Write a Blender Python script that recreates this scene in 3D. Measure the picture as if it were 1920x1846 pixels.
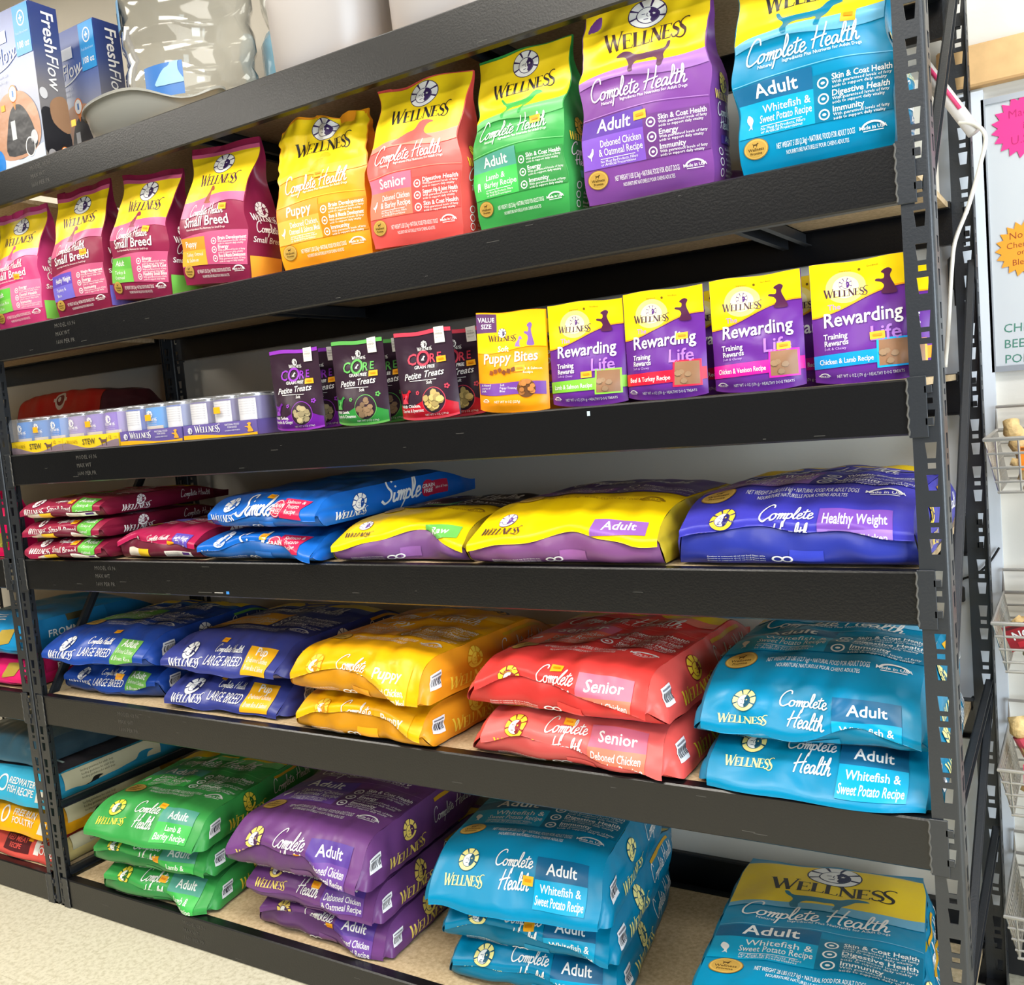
import bpy, math, random
import numpy as np
from mathutils import Vector, Matrix, Euler
from mathutils.geometry import tessellate_polygon

for _o in list(bpy.data.objects): bpy.data.objects.remove(_o, do_unlink=True)
SC = bpy.context.scene
COL = SC.collection

# ------------------------------------------------------------------ camera
cam_data = bpy.data.cameras.new('camera'); cam = bpy.data.objects.new('camera', cam_data); COL.objects.link(cam)
cam_data.sensor_fit = 'HORIZONTAL'; cam_data.sensor_width = 36.0
cam_data.lens = 1783.756 / 1920 * 36.0
cam_data.clip_start = 0.02; cam_data.clip_end = 60
_r = Vector((0.8520, 0.5168, -0.0873)); _f = Vector((-0.5230, 0.8480, -0.0874))
_f.normalize(); _r = (_r - _r.dot(_f) * _f).normalized(); _u = _r.cross(_f)
_m = Matrix.Identity(4)
for _i in range(3):
    _m[_i][0] = _r[_i]; _m[_i][1] = _u[_i]; _m[_i][2] = -_f[_i]
_m.translation = Vector((2.683, -1.602, 1.383))
cam.matrix_world = _m
SC.camera = cam

# ------------------------------------------------------------------ world, view, lights
wd = bpy.data.worlds.new('world'); SC.world = wd; wd.use_nodes = True
wd.node_tree.nodes['Background'].inputs[0].default_value = (0.85, 0.9, 1.0, 1)
wd.node_tree.nodes['Background'].inputs[1].default_value = 0.3
SC.view_settings.view_transform = 'Standard'; SC.view_settings.look = 'None'
SC.view_settings.exposure = 0.0; SC.view_settings.gamma = 1.0
SC.view_settings.use_curve_mapping = False
cy = SC.cycles
cy.max_bounces = 6; cy.diffuse_bounces = 3; cy.glossy_bounces = 3; cy.transmission_bounces = 6; cy.transparent_max_bounces = 8
cy.caustics_reflective = False; cy.caustics_refractive = False; cy.sample_clamp_indirect = 4.0
cy.use_denoising = True

def area(name, loc, size, power, color, target=None):
    l = bpy.data.lights.new(name, 'AREA'); l.shape = 'RECTANGLE'; l.size = size[0]; l.size_y = size[1]
    l.energy = power; l.color = color
    o = bpy.data.objects.new(name, l); COL.objects.link(o); o.location = loc
    d = Vector(target) - Vector(loc) if target else Vector((0, 0, -1))
    o.rotation_euler = d.to_track_quat('-Z', 'Y').to_euler()
    return o
WARM = (1.0, 0.95, 0.86); DAY = (0.76, 0.89, 1.0)
for _x in (-1.2, 1.2, 3.4):
    for _y, _p in ((-0.95, 43), (-2.6, 40), (0.05, 9)):  # weak last row, over the rack, is added fill for wall and rack top
        area('ceiling_and_fill_lamp', (_x, _y, 3.08), (1.2, 0.5), _p, WARM if _x < 3 else (0.95, 0.97, 1.0))
area('window_daylight', (5.0, -1.9, 1.25), (1.8, 1.8), 115, DAY, (2.2, 0.25, 0.7))

# ------------------------------------------------------------------ helpers
def lin(c):
    c = c / 255.0
    return c / 12.92 if c <= 0.04045 else ((c + 0.055) / 1.055) ** 2.4
_mats = {}
def mat(col, rough=0.42, metal=0.0, kind='plain', bump=0.0, scale=40.0, spec=0.5, alpha=1.0, trans=0.0, var=0.0):
    key = (tuple(col), rough, metal, kind, bump, scale, spec, alpha, trans, var)
    if key in _mats: return _mats[key]
    m = bpy.data.materials.new('%s_%02x%02x%02x' % ((kind,) + tuple(int(c) for c in col))); m.use_nodes = True
    nt = m.node_tree; b = nt.nodes['Principled BSDF']
    if trans: b.inputs['IOR'].default_value = 1.14; b.inputs['Coat Weight'].default_value = 0.8; b.inputs['Coat Roughness'].default_value = 0.05
    rgb = (lin(col[0]), lin(col[1]), lin(col[2]), 1)
    b.inputs['Base Color'].default_value = rgb
    b.inputs['Roughness'].default_value = rough; b.inputs['Metallic'].default_value = metal
    b.inputs['Specular IOR Level'].default_value = spec
    b.inputs['Alpha'].default_value = alpha
    b.inputs['Transmission Weight'].default_value = trans
    if bump or var:
        tc = nt.nodes.new('ShaderNodeTexCoord'); nz = nt.nodes.new('ShaderNodeTexNoise')
        nz.inputs['Scale'].default_value = scale; nz.inputs['Detail'].default_value = 3.0
        if kind == 'film':
            nz.inputs['Distortion'].default_value = 0.6; nz.inputs['Detail'].default_value = 1.5
        nt.links.new(tc.outputs['Object'], nz.inputs['Vector'])
        if bump:
            bp = nt.nodes.new('ShaderNodeBump'); bp.inputs['Strength'].default_value = bump
            bp.inputs['Distance'].default_value = 0.01
            nt.links.new(nz.outputs['Fac'], bp.inputs['Height']); nt.links.new(bp.outputs['Normal'], b.inputs['Normal'])
        if var:
            mx = nt.nodes.new('ShaderNodeMix'); mx.data_type = 'RGBA'
            mx.inputs[6].default_value = tuple(c * (1 - var) for c in rgb[:3]) + (1,)
            mx.inputs[7].default_value = tuple(min(1, c * (1 + var)) for c in rgb[:3]) + (1,)
            mr = nt.nodes.new('ShaderNodeMapRange')
            mr.inputs[1].default_value = 0.3; mr.inputs[2].default_value = 0.7
            nt.links.new(nz.outputs['Fac'], mr.inputs[0]); nt.links.new(mr.outputs[0], mx.inputs[0])
            nt.links.new(mx.outputs[2], b.inputs['Base Color'])
    _mats[key] = m
    return m
def film(col): return mat(col, 0.33, 0, 'film', 0.42, 13.0, 0.32)
def ink(col): return mat(col, 0.36, 0, 'ink', 0.30, 13.0, 0.32)

def mesh_object(name, V, F, FM, mats, parent=None, smooth=True):
    """V (n,3) array, F list of index tuples, FM material index per face"""
    me = bpy.data.meshes.new(name)
    V = np.asarray(V, dtype=np.float32)
    me.vertices.add(len(V)); me.vertices.foreach_set('co', V.ravel())
    lens = np.fromiter((len(f) for f in F), dtype=np.int32, count=len(F))
    flat = np.fromiter((i for f in F for i in f), dtype=np.int32, count=int(lens.sum()))
    me.loops.add(len(flat)); me.loops.foreach_set('vertex_index', flat)
    me.polygons.add(len(F))
    st = np.concatenate([[0], np.cumsum(lens)[:-1]]).astype(np.int32)
    me.polygons.foreach_set('loop_start', st)
    me.polygons.foreach_set('material_index', np.asarray(FM, dtype=np.int32))
    me.polygons.foreach_set('use_smooth', np.full(len(F), bool(smooth)))
    for m in mats: me.materials.append(m)
    me.update(calc_edges=True); me.validate()
    o = bpy.data.objects.new(name, me); COL.objects.link(o)
    if parent is not None: o.parent = parent
    return o

class MB:
    """collects shapes for one mesh"""
    def __init__(s): s.V = []; s.F = []; s.M = []; s.mats = []
    def mi(s, m):
        if m not in s.mats: s.mats.append(m)
        return s.mats.index(m)
    def add(s, V, F, m):
        b = len(s.V); s.V.extend([tuple(v) for v in V]); k = s.mi(m)
        for f in F: s.F.append(tuple(b + i for i in f)); s.M.append(k)
    def box(s, a, b, m, bev=0.0):
        x0, y0, z0 = a; x1, y1, z1 = b
        if bev <= 0:
            V = [(x0,y0,z0),(x1,y0,z0),(x1,y1,z0),(x0,y1,z0),(x0,y0,z1),(x1,y0,z1),(x1,y1,z1),(x0,y1,z1)]
            s.add(V, [(0,3,2,1),(4,5,6,7),(0,1,5,4),(1,2,6,5),(2,3,7,6),(3,0,4,7)], m)
        else:
            e = bev; V = []
            for zz, k in ((z0, e), (z0 + e, 0), (z1 - e, 0), (z1, e)):
                V += [(x0+k+e*(k==0),y0+k,zz),(x1-k-e*(k==0),y0+k,zz),(x1-k,y0+k+e*(k==0),zz),(x1-k,y1-k-e*(k==0),zz),
                      (x1-k-e*(k==0),y1-k,zz),(x0+k+e*(k==0),y1-k,zz),(x0+k,y1-k-e*(k==0),zz),(x0+k,y0+k+e*(k==0),zz)]
            F = [tuple(range(7,-1,-1)), tuple(range(24,32))]
            for r in range(3):
                for i in range(8): F.append((r*8+i, r*8+(i+1)%8, r*8+8+(i+1)%8, r*8+8+i))
            s.add(V, F, m)
    def prism(s, quad, n, th, m):
        """quad of 3D points extruded by th along n"""
        q = [Vector(p) for p in quad]; d = Vector(n) * th; k = len(q)
        V = q + [p + d for p in q]
        F = [tuple(range(k)), tuple(range(2*k-1, k-1, -1))] + [(i, i+k, (i+1)%k+k, (i+1)%k) for i in range(k)]
        s.add(V, F, m)
    def extrude_x(s, prof, x0, x1, m):
        k = len(prof)
        V = [(x0, y, z) for y, z in prof] + [(x1, y, z) for y, z in prof]
        F = [(i, (i+1)%k, (i+1)%k+k, i+k) for i in range(k)]
        tess = tessellate_polygon([[Vector((y, z, 0)) for y, z in prof]])
        F += [tuple(t) for t in tess] + [tuple(i + k for i in t) for t in tess]
        s.add(V, F, m)
    def tube(s, pts, r, m, n=10, cap=True, closed=False):
        P = [Vector(p) for p in pts]; rings = []; up = Vector((0.31, 0.2, 0.93))
        K = len(P)
        for i, p in enumerate(P):
            if closed: t = P[(i+1) % K] - P[i-1]
            else: t = P[min(i+1, K-1)] - P[max(i-1, 0)]
            t.normalize(); a = t.cross(up)
            if a.length < 1e-3: a = t.cross(Vector((1, 0, 0)))
            a.normalize(); b = t.cross(a); up = b.cross(t) if False else up
            rr = r[i] if isinstance(r, (list, tuple)) else r
            rings.append([p + rr * (math.cos(2*math.pi*k/n) * a + math.sin(2*math.pi*k/n) * b) for k in range(n)])
        V = [v for rg in rings for v in rg]; F = []
        for i in range(K if closed else K-1):
            j = (i+1) % K
            for k in range(n): F.append((i*n+k, i*n+(k+1)%n, j*n+(k+1)%n, j*n+k))
        if cap and not closed: F += [tuple(range(n-1,-1,-1)), tuple(range((K-1)*n, K*n))]
        s.add(V, F, m)
    def lathe(s, prof, m, n=40, c=(0,0,0), sx=1.0, sy=1.0):
        V = []; F = []; k = len(prof)
        for i in range(n):
            a = 2*math.pi*i/n
            for r, z in prof: V.append((c[0]+r*sx*math.cos(a), c[1]+r*sy*math.sin(a), c[2]+z))
        for i in range(n):
            j = (i+1) % n
            for q in range(k-1): F.append((i*k+q, j*k+q, j*k+q+1, i*k+q+1))
        s.add(V, F, m)
    def build(s, name, parent=None, smooth=False):
        return mesh_object(name, np.array(s.V), s.F, s.M, s.mats, parent, smooth)

def tag(o, label=None, cat=None, group=None, kind=None):
    if label: o['label'] = label
    if cat: o['category'] = cat
    if group: o['group'] = group
    if kind: o['kind'] = kind
    return o
def empty(name, loc, rz=0.0, rx=0.0, ry=0.0):
    o = bpy.data.objects.new(name, None); COL.objects.link(o)
    o.empty_display_size = 0.05
    o.location = loc; o.rotation_euler = (rx, ry, rz); return o

# ------------------------------------------------------------------ flat artwork
_txt = {}
def text2d(s, bold=0.0, shear=0.0, res=3):
    bold = min(bold, 0.014)
    key = (s, bold, shear, res)
    if key in _txt: return _txt[key]
    cu = bpy.data.curves.new('t', 'FONT'); cu.body = s; cu.size = 1.0; cu.resolution_u = res
    cu.offset = bold; cu.shear = shear; cu.fill_mode = 'FRONT'
    o = bpy.data.objects.new('t', cu); COL.objects.link(o)
    dg = bpy.context.evaluated_depsgraph_get(); ev = o.evaluated_get(dg); me = ev.to_mesh()
    V = np.zeros(len(me.vertices) * 3); me.vertices.foreach_get('co', V); V = V.reshape(-1, 3)[:, :2]
    me.calc_loop_triangles(); T = np.zeros(len(me.loop_triangles) * 3, dtype=np.int64)
    me.loop_triangles.foreach_get('vertices', T); T = T.reshape(-1, 3)
    ev.to_mesh_clear(); bpy.data.objects.remove(o); bpy.data.curves.remove(cu)
    V = V / 0.70  # capital height about 1
    if len(V):
        V[:, 0] -= V[:, 0].min()
    _txt[key] = (V, T)
    return _txt[key]

def catmull(P, n=6, closed=False):
    P = np.array(P, float); K = len(P); out = []
    rng = range(K) if closed else range(K - 1)
    for i in rng:
        if closed: p0, p1, p2, p3 = P[i-1], P[i], P[(i+1) % K], P[(i+2) % K]
        else: p0, p1, p2, p3 = P[max(i-1, 0)], P[i], P[i+1], P[min(i+2, K-1)]
        for t in np.arange(n) / n:
            out.append(0.5 * ((2*p1) + (-p0+p2)*t + (2*p0-5*p1+4*p2-p3)*t*t + (-p0+3*p1-3*p2+p3)*t**3))
    if not closed: out.append(P[-1])
    return np.array(out)
def ribbon(P, w):
    P = np.asarray(P, float); n = len(P)
    d = np.gradient(P, axis=0); d /= (np.linalg.norm(d, axis=1)[:, None] + 1e-9)
    N = np.stack([-d[:, 1], d[:, 0]], 1); w = np.broadcast_to(np.asarray(w, float), (n,))[:, None] / 2
    V = np.concatenate([P + N*w, P - N*w]); T = []
    for i in range(n-1): T += [(i, i+1, n+i), (i+1, n+i+1, n+i)]
    return V, np.array(T)
def merge2d(parts):
    V = []; T = []; b = 0
    for v, t in parts:
        V.append(np.asarray(v, float)); T.append(np.asarray(t) + b); b += len(v)
    return np.concatenate(V), np.concatenate(T)
def rect2d(x0, y0, x1, y1):
    return np.array([(x0,y0),(x1,y0),(x1,y1),(x0,y1)], float), np.array([(0,1,2),(0,2,3)])
def line2d(a, b, w): 
    return ribbon([a, ((a[0]+b[0])/2, (a[1]+b[1])/2), b], w)

# serif word mark letters, thick and thin strokes
def _serif():
    L = {}
    tk, th = 0.22, 0.085
    def sf(x, y, w): return rect2d(x - w/2, y - 0.02, x + w/2, y + 0.02)
    L['W'] = (merge2d([line2d((0.12,1.25),(0.46,0),tk), line2d((0.46,0.02),(0.74,1.1),th), line2d((0.70,1.15),(0.98,0),tk),
             line2d((0.98,0.02),(1.36,1.25),th), sf(0.1,1.25,0.32), sf(1.36,1.25,0.26), sf(0.68,1.15,0.2)]), 1.40)
    L['E'] = (merge2d([line2d((0.14,0),(0.14,1),tk), rect2d(0.1,0.955,0.62,1.0), rect2d(0.1,0.0,0.66,0.045), rect2d(0.14,0.48,0.5,0.525),
             line2d((0.6,0.82),(0.61,1.0),0.05), line2d((0.63,0.0),(0.67,0.2),0.05), line2d((0.49,0.4),(0.49,0.6),0.04), sf(0.1,0.02,0.22), sf(0.1,0.98,0.22)]), 0.72)
    L['L'] = (merge2d([line2d((0.14,0),(0.14,1),tk), rect2d(0.1,0.0,0.62,0.045), line2d((0.6,0.0),(0.64,0.24),0.05), sf(0.14,0.98,0.3), sf(0.1,0.02,0.24)]), 0.68)
    L['N'] = (merge2d([line2d((0.12,0),(0.12,1),th), line2d((0.1,1.0),(0.78,0),tk), line2d((0.78,0),(0.78,1),th), sf(0.12,0.02,0.24), sf(0.06,0.98,0.26), sf(0.78,0.98,0.26)]), 0.90)
    S = catmull([(0.52,0.82),(0.46,0.97),(0.26,1.0),(0.08,0.86),(0.1,0.66),(0.34,0.5),(0.54,0.34),(0.52,0.1),(0.3,-0.01),(0.1,0.03),(0.03,0.22)], 4)
    wv = 0.08 + 0.14*np.exp(-((np.linspace(0,1,len(S))-0.5)/0.17)**2)
    L['S'] = (merge2d([ribbon(S, wv)]), 0.60)
    S2 = catmull([(0.72,1.12),(0.6,1.2),(0.34,1.16),(0.14,0.95),(0.16,0.7),(0.36,0.5),(0.56,0.3),(0.52,0.02),(0.28,-0.12),(0.0,-0.06),(-0.12,0.1)], 4)
    wv = 0.08 + 0.15*np.exp(-((np.linspace(0,1,len(S2))-0.5)/0.17)**2)
    L['Z'] = (merge2d([ribbon(S2, wv)]), 0.7)
    return L
SERIF = _serif()
def wordmark2d():
    if 'wm' in _txt: return _txt['wm']
    x = 0; parts = []
    for ch in 'WELLNESZ':
        (v, t), adv = SERIF[ch]
        parts.append((v + np.array([x, 0]), t)); x += adv - (0.12 if ch == 'S' else 0)
    V, T = merge2d(parts); V[:, 0] -= x / 2
    _txt['wm'] = (V / x, T)       # width one, centred
    return _txt['wm']

SCR = {
 'C': ([[(1.35,2.0),(1.3,2.45),(0.9,2.6),(0.3,2.1),(0.0,1.2),(0.15,0.3),(0.6,-0.05),(1.1,0.2),(1.5,0.55)]], 1.35),
 'o': ([[(0.55,0.95),(0.2,0.85),(0.05,0.4),(0.25,0.02),(0.6,0.1),(0.75,0.5),(0.6,0.92),(0.75,0.8),(1.0,0.75)]], 0.95),
 'm': ([[(0,0.75),(0.15,0.95),(0.18,0.5),(0.14,0)],[(0.16,0.4),(0.38,0.92),(0.5,0.8),(0.48,0)],[(0.5,0.4),(0.72,0.92),(0.86,0.78),(0.84,0.15),(1.05,0.1)]], 1.0),
 'p': ([[(0,0.75),(0.16,0.95),(0.12,0.0),(0.04,-1.0)],[(0.12,0.5),(0.42,0.95),(0.7,0.65),(0.58,0.12),(0.14,0.1)]], 0.82),
 'l': ([[(0,0.2),(0.4,1.3),(0.45,2.1),(0.26,2.2),(0.14,1.3),(0.15,0.3),(0.35,0.0),(0.6,0.2)]], 0.55),
 'e': ([[(0,0.4),(0.5,0.6),(0.5,0.92),(0.25,0.95),(0.07,0.5),(0.25,0.02),(0.55,0.05),(0.8,0.35)]], 0.72),
 't': ([[(0.3,1.7),(0.2,0.6),(0.25,0.1),(0.5,0.05),(0.7,0.3)],[(-0.15,1.2),(0.3,1.25),(0.75,1.35)]], 0.62),
 'H': ([[(0.35,2.4),(0.2,1.2),(0.1,0)],[(1.3,2.6),(1.1,1.3),(1.0,0.2),(1.25,0.0)],[(-0.2,1.0),(0.6,1.2),(1.45,1.35)]], 1.4),
 'a': ([[(0.65,0.85),(0.3,0.95),(0.05,0.5),(0.2,0.03),(0.5,0.2),(0.68,0.9),(0.65,0.3),(0.8,0.02),(1.0,0.25)]], 0.92),
 'h': ([[(0,0.2),(0.36,1.5),(0.3,2.2),(0.14,1.7),(0.08,0)],[(0.1,0.4),(0.36,0.92),(0.56,0.8),(0.55,0.2),(0.7,0.02),(0.95,0.3)]], 0.9),
 'S': ([[(1.1,1.9),(0.8,2.45),(0.38,2.1),(0.5,1.5),(0.92,1.0),(0.92,0.3),(0.4,-0.05),(-0.15,0.3)]], 1.2),
 'i': ([[(0.1,0.9),(0.1,0.2),(0.3,0.02),(0.5,0.3)],[(0.16,1.4),(0.2,1.46),(0.22,1.4)]], 0.45),
 ' ': ([], 0.7)}
def script2d(s, w=0.19):
    key = ('scr', s, w)
    if key in _txt: return _txt[key]
    x = 0; parts = []
    for ch in s:
        st, adv = SCR[ch]
        for p in st: parts.append(ribbon(catmull(p, 4) + np.array([x, 0]), w))
        x += adv
    V, T = merge2d(parts); V[:, 0] += 0.18 * V[:, 1]; V[:, 0] -= x / 2
    _txt[key] = (V / x, T)
    return _txt[key]
def poly2d(P):
    P = np.asarray(P, float)
    t = tessellate_polygon([[Vector((p[0], p[1], 0)) for p in P]])
    return P, np.array([tuple(i) for i in t])
def disc2d(rx, ry=None, n=28):
    ry = rx if ry is None else ry
    a = np.arange(n) * 2*np.pi/n
    V = np.concatenate([[(0, 0)], np.stack([rx*np.cos(a), ry*np.sin(a)], 1)])
    return V, np.array([(0, i+1, (i+1) % n + 1) for i in range(n)])
DOGS = {
 'stand': [(0.0,.98),(.03,.78),(.1,.62),(.12,.45),(.09,.25),(.12,0),(.2,0),(.2,.22),(.28,.42),(.5,.4),(.6,.42),(.62,.2),(.6,0),(.68,0),(.7,.25),(.77,.48),(.83,.7),(.88,.78),(1.0,.82),(.97,.92),(.86,1.0),(.76,.95),(.66,.79),(.5,.73),(.2,.75),(.1,.8),(.05,.98)],
 'sit': [(0,.05),(.3,0),(.78,0),(.74,.1),(.64,.12),(.69,.5),(.72,.68),(.97,.7),(.98,.82),(.78,1.0),(.56,.95),(.48,.7),(.3,.5),(.12,.3),(.1,.12)],
 'lie': [(0,0),(.08,.25),(.3,.5),(.5,.6),(.6,.95),(.78,1.0),(.95,.85),(.82,.75),(.78,.42),(.9,.16),(1,.06),(.95,0)],
 'beg': [(.35,0),(.9,0),(.85,.25),(.7,.55),(.66,.72),(.75,.9),(.6,1.0),(.4,.95),(.3,.86),(.42,.78),(.38,.6),(.1,.62),(.05,.54),(.3,.46),(.4,.3),(.3,.12)]}
DOGS = {k: poly2d(catmull(v, 3, True)) for k, v in DOGS.items()}

def subdivide(V, T, L):
    V = [tuple(v) for v in V]; T = [tuple(t) for t in T]
    for _ in range(5):
        cache = {}; out = []; changed = False
        def mid(a, b):
            k = (a, b) if a < b else (b, a)
            if k not in cache:
                V.append(((V[a][0]+V[b][0])/2, (V[a][1]+V[b][1])/2)); cache[k] = len(V)-1
            return cache[k]
        def lg(a, b): return (V[a][0]-V[b][0])**2 + (V[a][1]-V[b][1])**2 > L*L
        for a, b, c in T:
            e = (lg(a, b), lg(b, c), lg(c, a)); k = sum(e)
            if k == 0: out.append((a, b, c)); continue
            changed = True
            if k == 3:
                x, y, z = mid(a, b), mid(b, c), mid(c, a)
                out += [(a, x, z), (x, b, y), (z, y, c), (x, y, z)]
            else:
                while not (e[0] and (k == 1 or e[1])):
                    a, b, c = b, c, a; e = (lg(a, b), lg(b, c), lg(c, a))
                x = mid(a, b)
                if k == 1: out += [(a, x, c), (x, b, c)]
                else:
                    y = mid(b, c); out += [(a, x, c), (x, b, y), (x, y, c)]
        T = out
        if not changed: break
    return np.array(V, float), T

class Art:
    """artwork in the flat coordinates of a panel (metres)"""
    def __init__(s): s.items = []
    def put(s, vt, x, y, sc, col, layer=3, rot=0.0, sy=1.0):
        V = np.array(vt[0], float) * np.array([sc, sc*sy])
        if rot:
            c, n = math.cos(rot), math.sin(rot); V = V @ np.array([[c, n], [-n, c]])
        s.items.append((V + np.array([x, y]), vt[1], tuple(col), layer)); return s
    def text(s, t, x, y, h, col, align='L', bold=0.0, shear=0.0, layer=3, rot=0.0, maxw=None, res=2):
        V, T = text2d(t, bold, shear, res)
        if not len(V): return s
        V = V.copy(); w = V[:, 0].max(); k = 1.0
        if maxw and w*h > maxw: k = maxw/(w*h)
        V[:, 0] *= k; w *= k
        V[:, 0] -= {'L': 0, 'C': w/2, 'R': w}[align]
        return s.put((V, T), x, y, h, col, layer, rot)
    def rect(s, x0, y0, x1, y1, col, layer=2):
        return s.band(x0, x1, lambda x: y0 + 0*x, lambda x: y1 + 0*x, col, layer)
    def band(s, x0, x1, lo, hi, col, layer=1, n=None, m=None):
        xs = np.linspace(x0, x1, (n or max(2, int(abs(x1-x0)/0.0075)+2)))
        a, b = lo(xs), hi(xs); k = m or max(2, int(np.max(np.abs(b-a))/0.0075)+2)
        t = np.linspace(0, 1, k)[:, None]; Y = a[None]*(1-t) + b[None]*t; X = np.broadcast_to(xs, Y.shape)
        V = np.stack([X.ravel(), Y.ravel()], 1); nx = len(xs); T = []
        for j in range(k-1):
            for i in range(nx-1):
                p = j*nx+i; T += [(p, p+1, p+nx+1), (p, p+nx+1, p+nx)]
        s.items.append((V, np.array(T), tuple(col), layer)); return s
    def disc(s, x, y, r, col, layer=3, ry=None, n=28): return s.put(disc2d(r, ry, n), x, y, 1.0, col, layer)
    def ring(s, x, y, r, w, col, layer=3):
        a = np.linspace(0, 2*np.pi, 21); return s.put(ribbon(np.stack([r*np.cos(a), r*np.sin(a)], 1), w), x, y, 1.0, col, layer)
    def emblem(s, x, y, r, dark, light, face=None, layer=3, sy=1.0):
        face = face or light
        s.put(disc2d(1.0), x, y, r, dark, layer, sy=sy)
        s.put(disc2d(0.95), x, y, r, light, layer+1, sy=sy)
        W = []
        n = 11
        for k in range(n):
            a = math.pi*(-0.12 + 1.24*k/(n-1)); d = 0.075
            if k % 2 == 0:
                W.append((np.array([(0.5*math.cos(a-d), 0.5*math.sin(a-d)), (0.95*math.cos(a-d), 0.95*math.sin(a-d)),
                                    (0.95*math.cos(a+d), 0.95*math.sin(a+d)), (0.5*math.cos(a+d), 0.5*math.sin(a+d))]), np.array([(0,1,2),(0,2,3)])))
        s.put(merge2d(W), x, y, r, dark, layer+2, sy=sy)
        s.put(disc2d(0.58), x + 0.02*r, y - 0.12*r*sy, r, dark, layer+3, sy=sy)
        s.put(disc2d(0.53), x + 0.02*r, y - 0.12*r*sy, r, face, layer+4, sy=sy)
        a = np.linspace(-1.25, 1.25, 12); A = [(0.53*math.cos(t)+0.02, 0.53*math.sin(t)-0.12) for t in a]
        B = [(0.16, 0.26), (0.05, 0.1), (0.12, 0.0), (0.1, -0.16), (0.16, -0.28), (0.1, -0.45)]
        s.put(poly2d(A + B), x, y, r, dark, layer+5, sy=sy)
        st = [(0.30 + (0.1 if k % 2 == 0 else 0.04)*math.cos(math.pi/2 + k*math.pi/5), -0.02 + (0.1 if k % 2 == 0 else 0.04)*math.sin(math.pi/2 + k*math.pi/5)) for k in range(10)]
        s.put(poly2d(st), x, y, r, light, layer+6, sy=sy)
        f = [line2d((-0.28,-0.03),(-0.1,-0.01),0.05), line2d((-0.2,-0.38),(0.02,-0.36),0.05), ribbon(catmull([(0.0,0.05),(-0.04,-0.12),(0.03,-0.22)],3),0.035)]
        s.put(merge2d(f), x, y, r, dark, layer+5, sy=sy)
        return s
    def wordmark(s, x, y, w, col, layer=3, sy=1.0): return s.put(wordmark2d(), x, y, w, col, layer, sy=sy)
    def script(s, t, x, y, w, col, layer=3, weight=0.19): return s.put(script2d(t, weight), x, y, w, col, layer)
    def dog(s, k, x, y, w, h, col, layer=3, flip=False):
        V, T = DOGS[k]; V = V.copy()
        if flip: V[:, 0] = 1 - V[:, 0]
        return s.put((V * np.array([w, h]), T), x, y, 1.0, col, layer)

def surf_normal(fn, x, q, sign):
    e = 0.004
    a = fn(x + e, q) - fn(x - e, q); b = fn(x, q + e) - fn(x, q - e)
    n = np.cross(a, b); n /= (np.linalg.norm(n, axis=1)[:, None] + 1e-12)
    return n * sign
def panel(name, fn, x0, x1, q0, q1, base, art=None, parent=None, nu=40, nq=60, sign=1.0, L=0.010, thick=0.0, inkmat=ink):
    """sheet fn(x,q)->(n,3) over a rectangle, with artwork laid on it"""
    xs = np.linspace(x0, x1, nu+1); qs = np.linspace(q0, q1, nq+1)
    X, Q = np.meshgrid(xs, qs); X = X.ravel(); Q = Q.ravel()
    V = [fn(X, Q)]; F = []; FM = []; w = nu+1
    for j in range(nq):
        for i in range(nu):
            p = j*w+i
            F.append((p, p+1, p+w+1, p+w) if sign > 0 else (p, p+w, p+w+1, p+1)); FM.append(0)
    mats = [base]; n = len(X)
    if art:
        for v2, t2, col, layer in art.items:
            V2, T2 = subdivide(v2, t2, L)
            xx = np.clip(V2[:, 0], x0, x1); qq = np.clip(V2[:, 1], q0, q1)
            P = fn(xx, qq) + surf_normal(fn, xx, qq, sign) * (0.0010 + 0.00022*layer)
            V.append(P); m = inkmat(col)
            if m not in mats: mats.append(m)
            k = mats.index(m)
            for t in T2:
                a, b, c = t
                A, B, C2 = V2[a], V2[b], V2[c]
                ccw = (B[0]-A[0])*(C2[1]-A[1]) - (B[1]-A[1])*(C2[0]-A[0])
                if abs(ccw) < 1e-14: continue
                if (ccw > 0) != (sign > 0): b, c = c, b
                F.append((a+n, b+n, c+n)); FM.append(k)
            n += len(V2)
    return mesh_object(name, np.concatenate(V), F, FM, mats, parent, True)

def sstep(a, b, x):
    t = np.clip((x - a) / (b - a), 0, 1); return t*t*(3 - 2*t)
class Wrinkle:
    def __init__(s, seed, n=6, f=(9, 34)):
        r = random.Random(seed); s.k = []
        for i in range(n):
            a = r.uniform(0, math.pi); fr = r.uniform(*f)
            s.k.append((fr*math.cos(a), fr*math.sin(a), r.uniform(0, 6.28), 1.0/(1+i*0.4)))
    def __call__(s, x, q):
        o = 0.0*x
        for a, b, p, w in s.k: o = o + w*np.sin(a*x*2.5 + b*q*2.5 + p + 0.8*np.sin(b*x*1.3 - a*q))
        return o / 2.2
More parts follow.
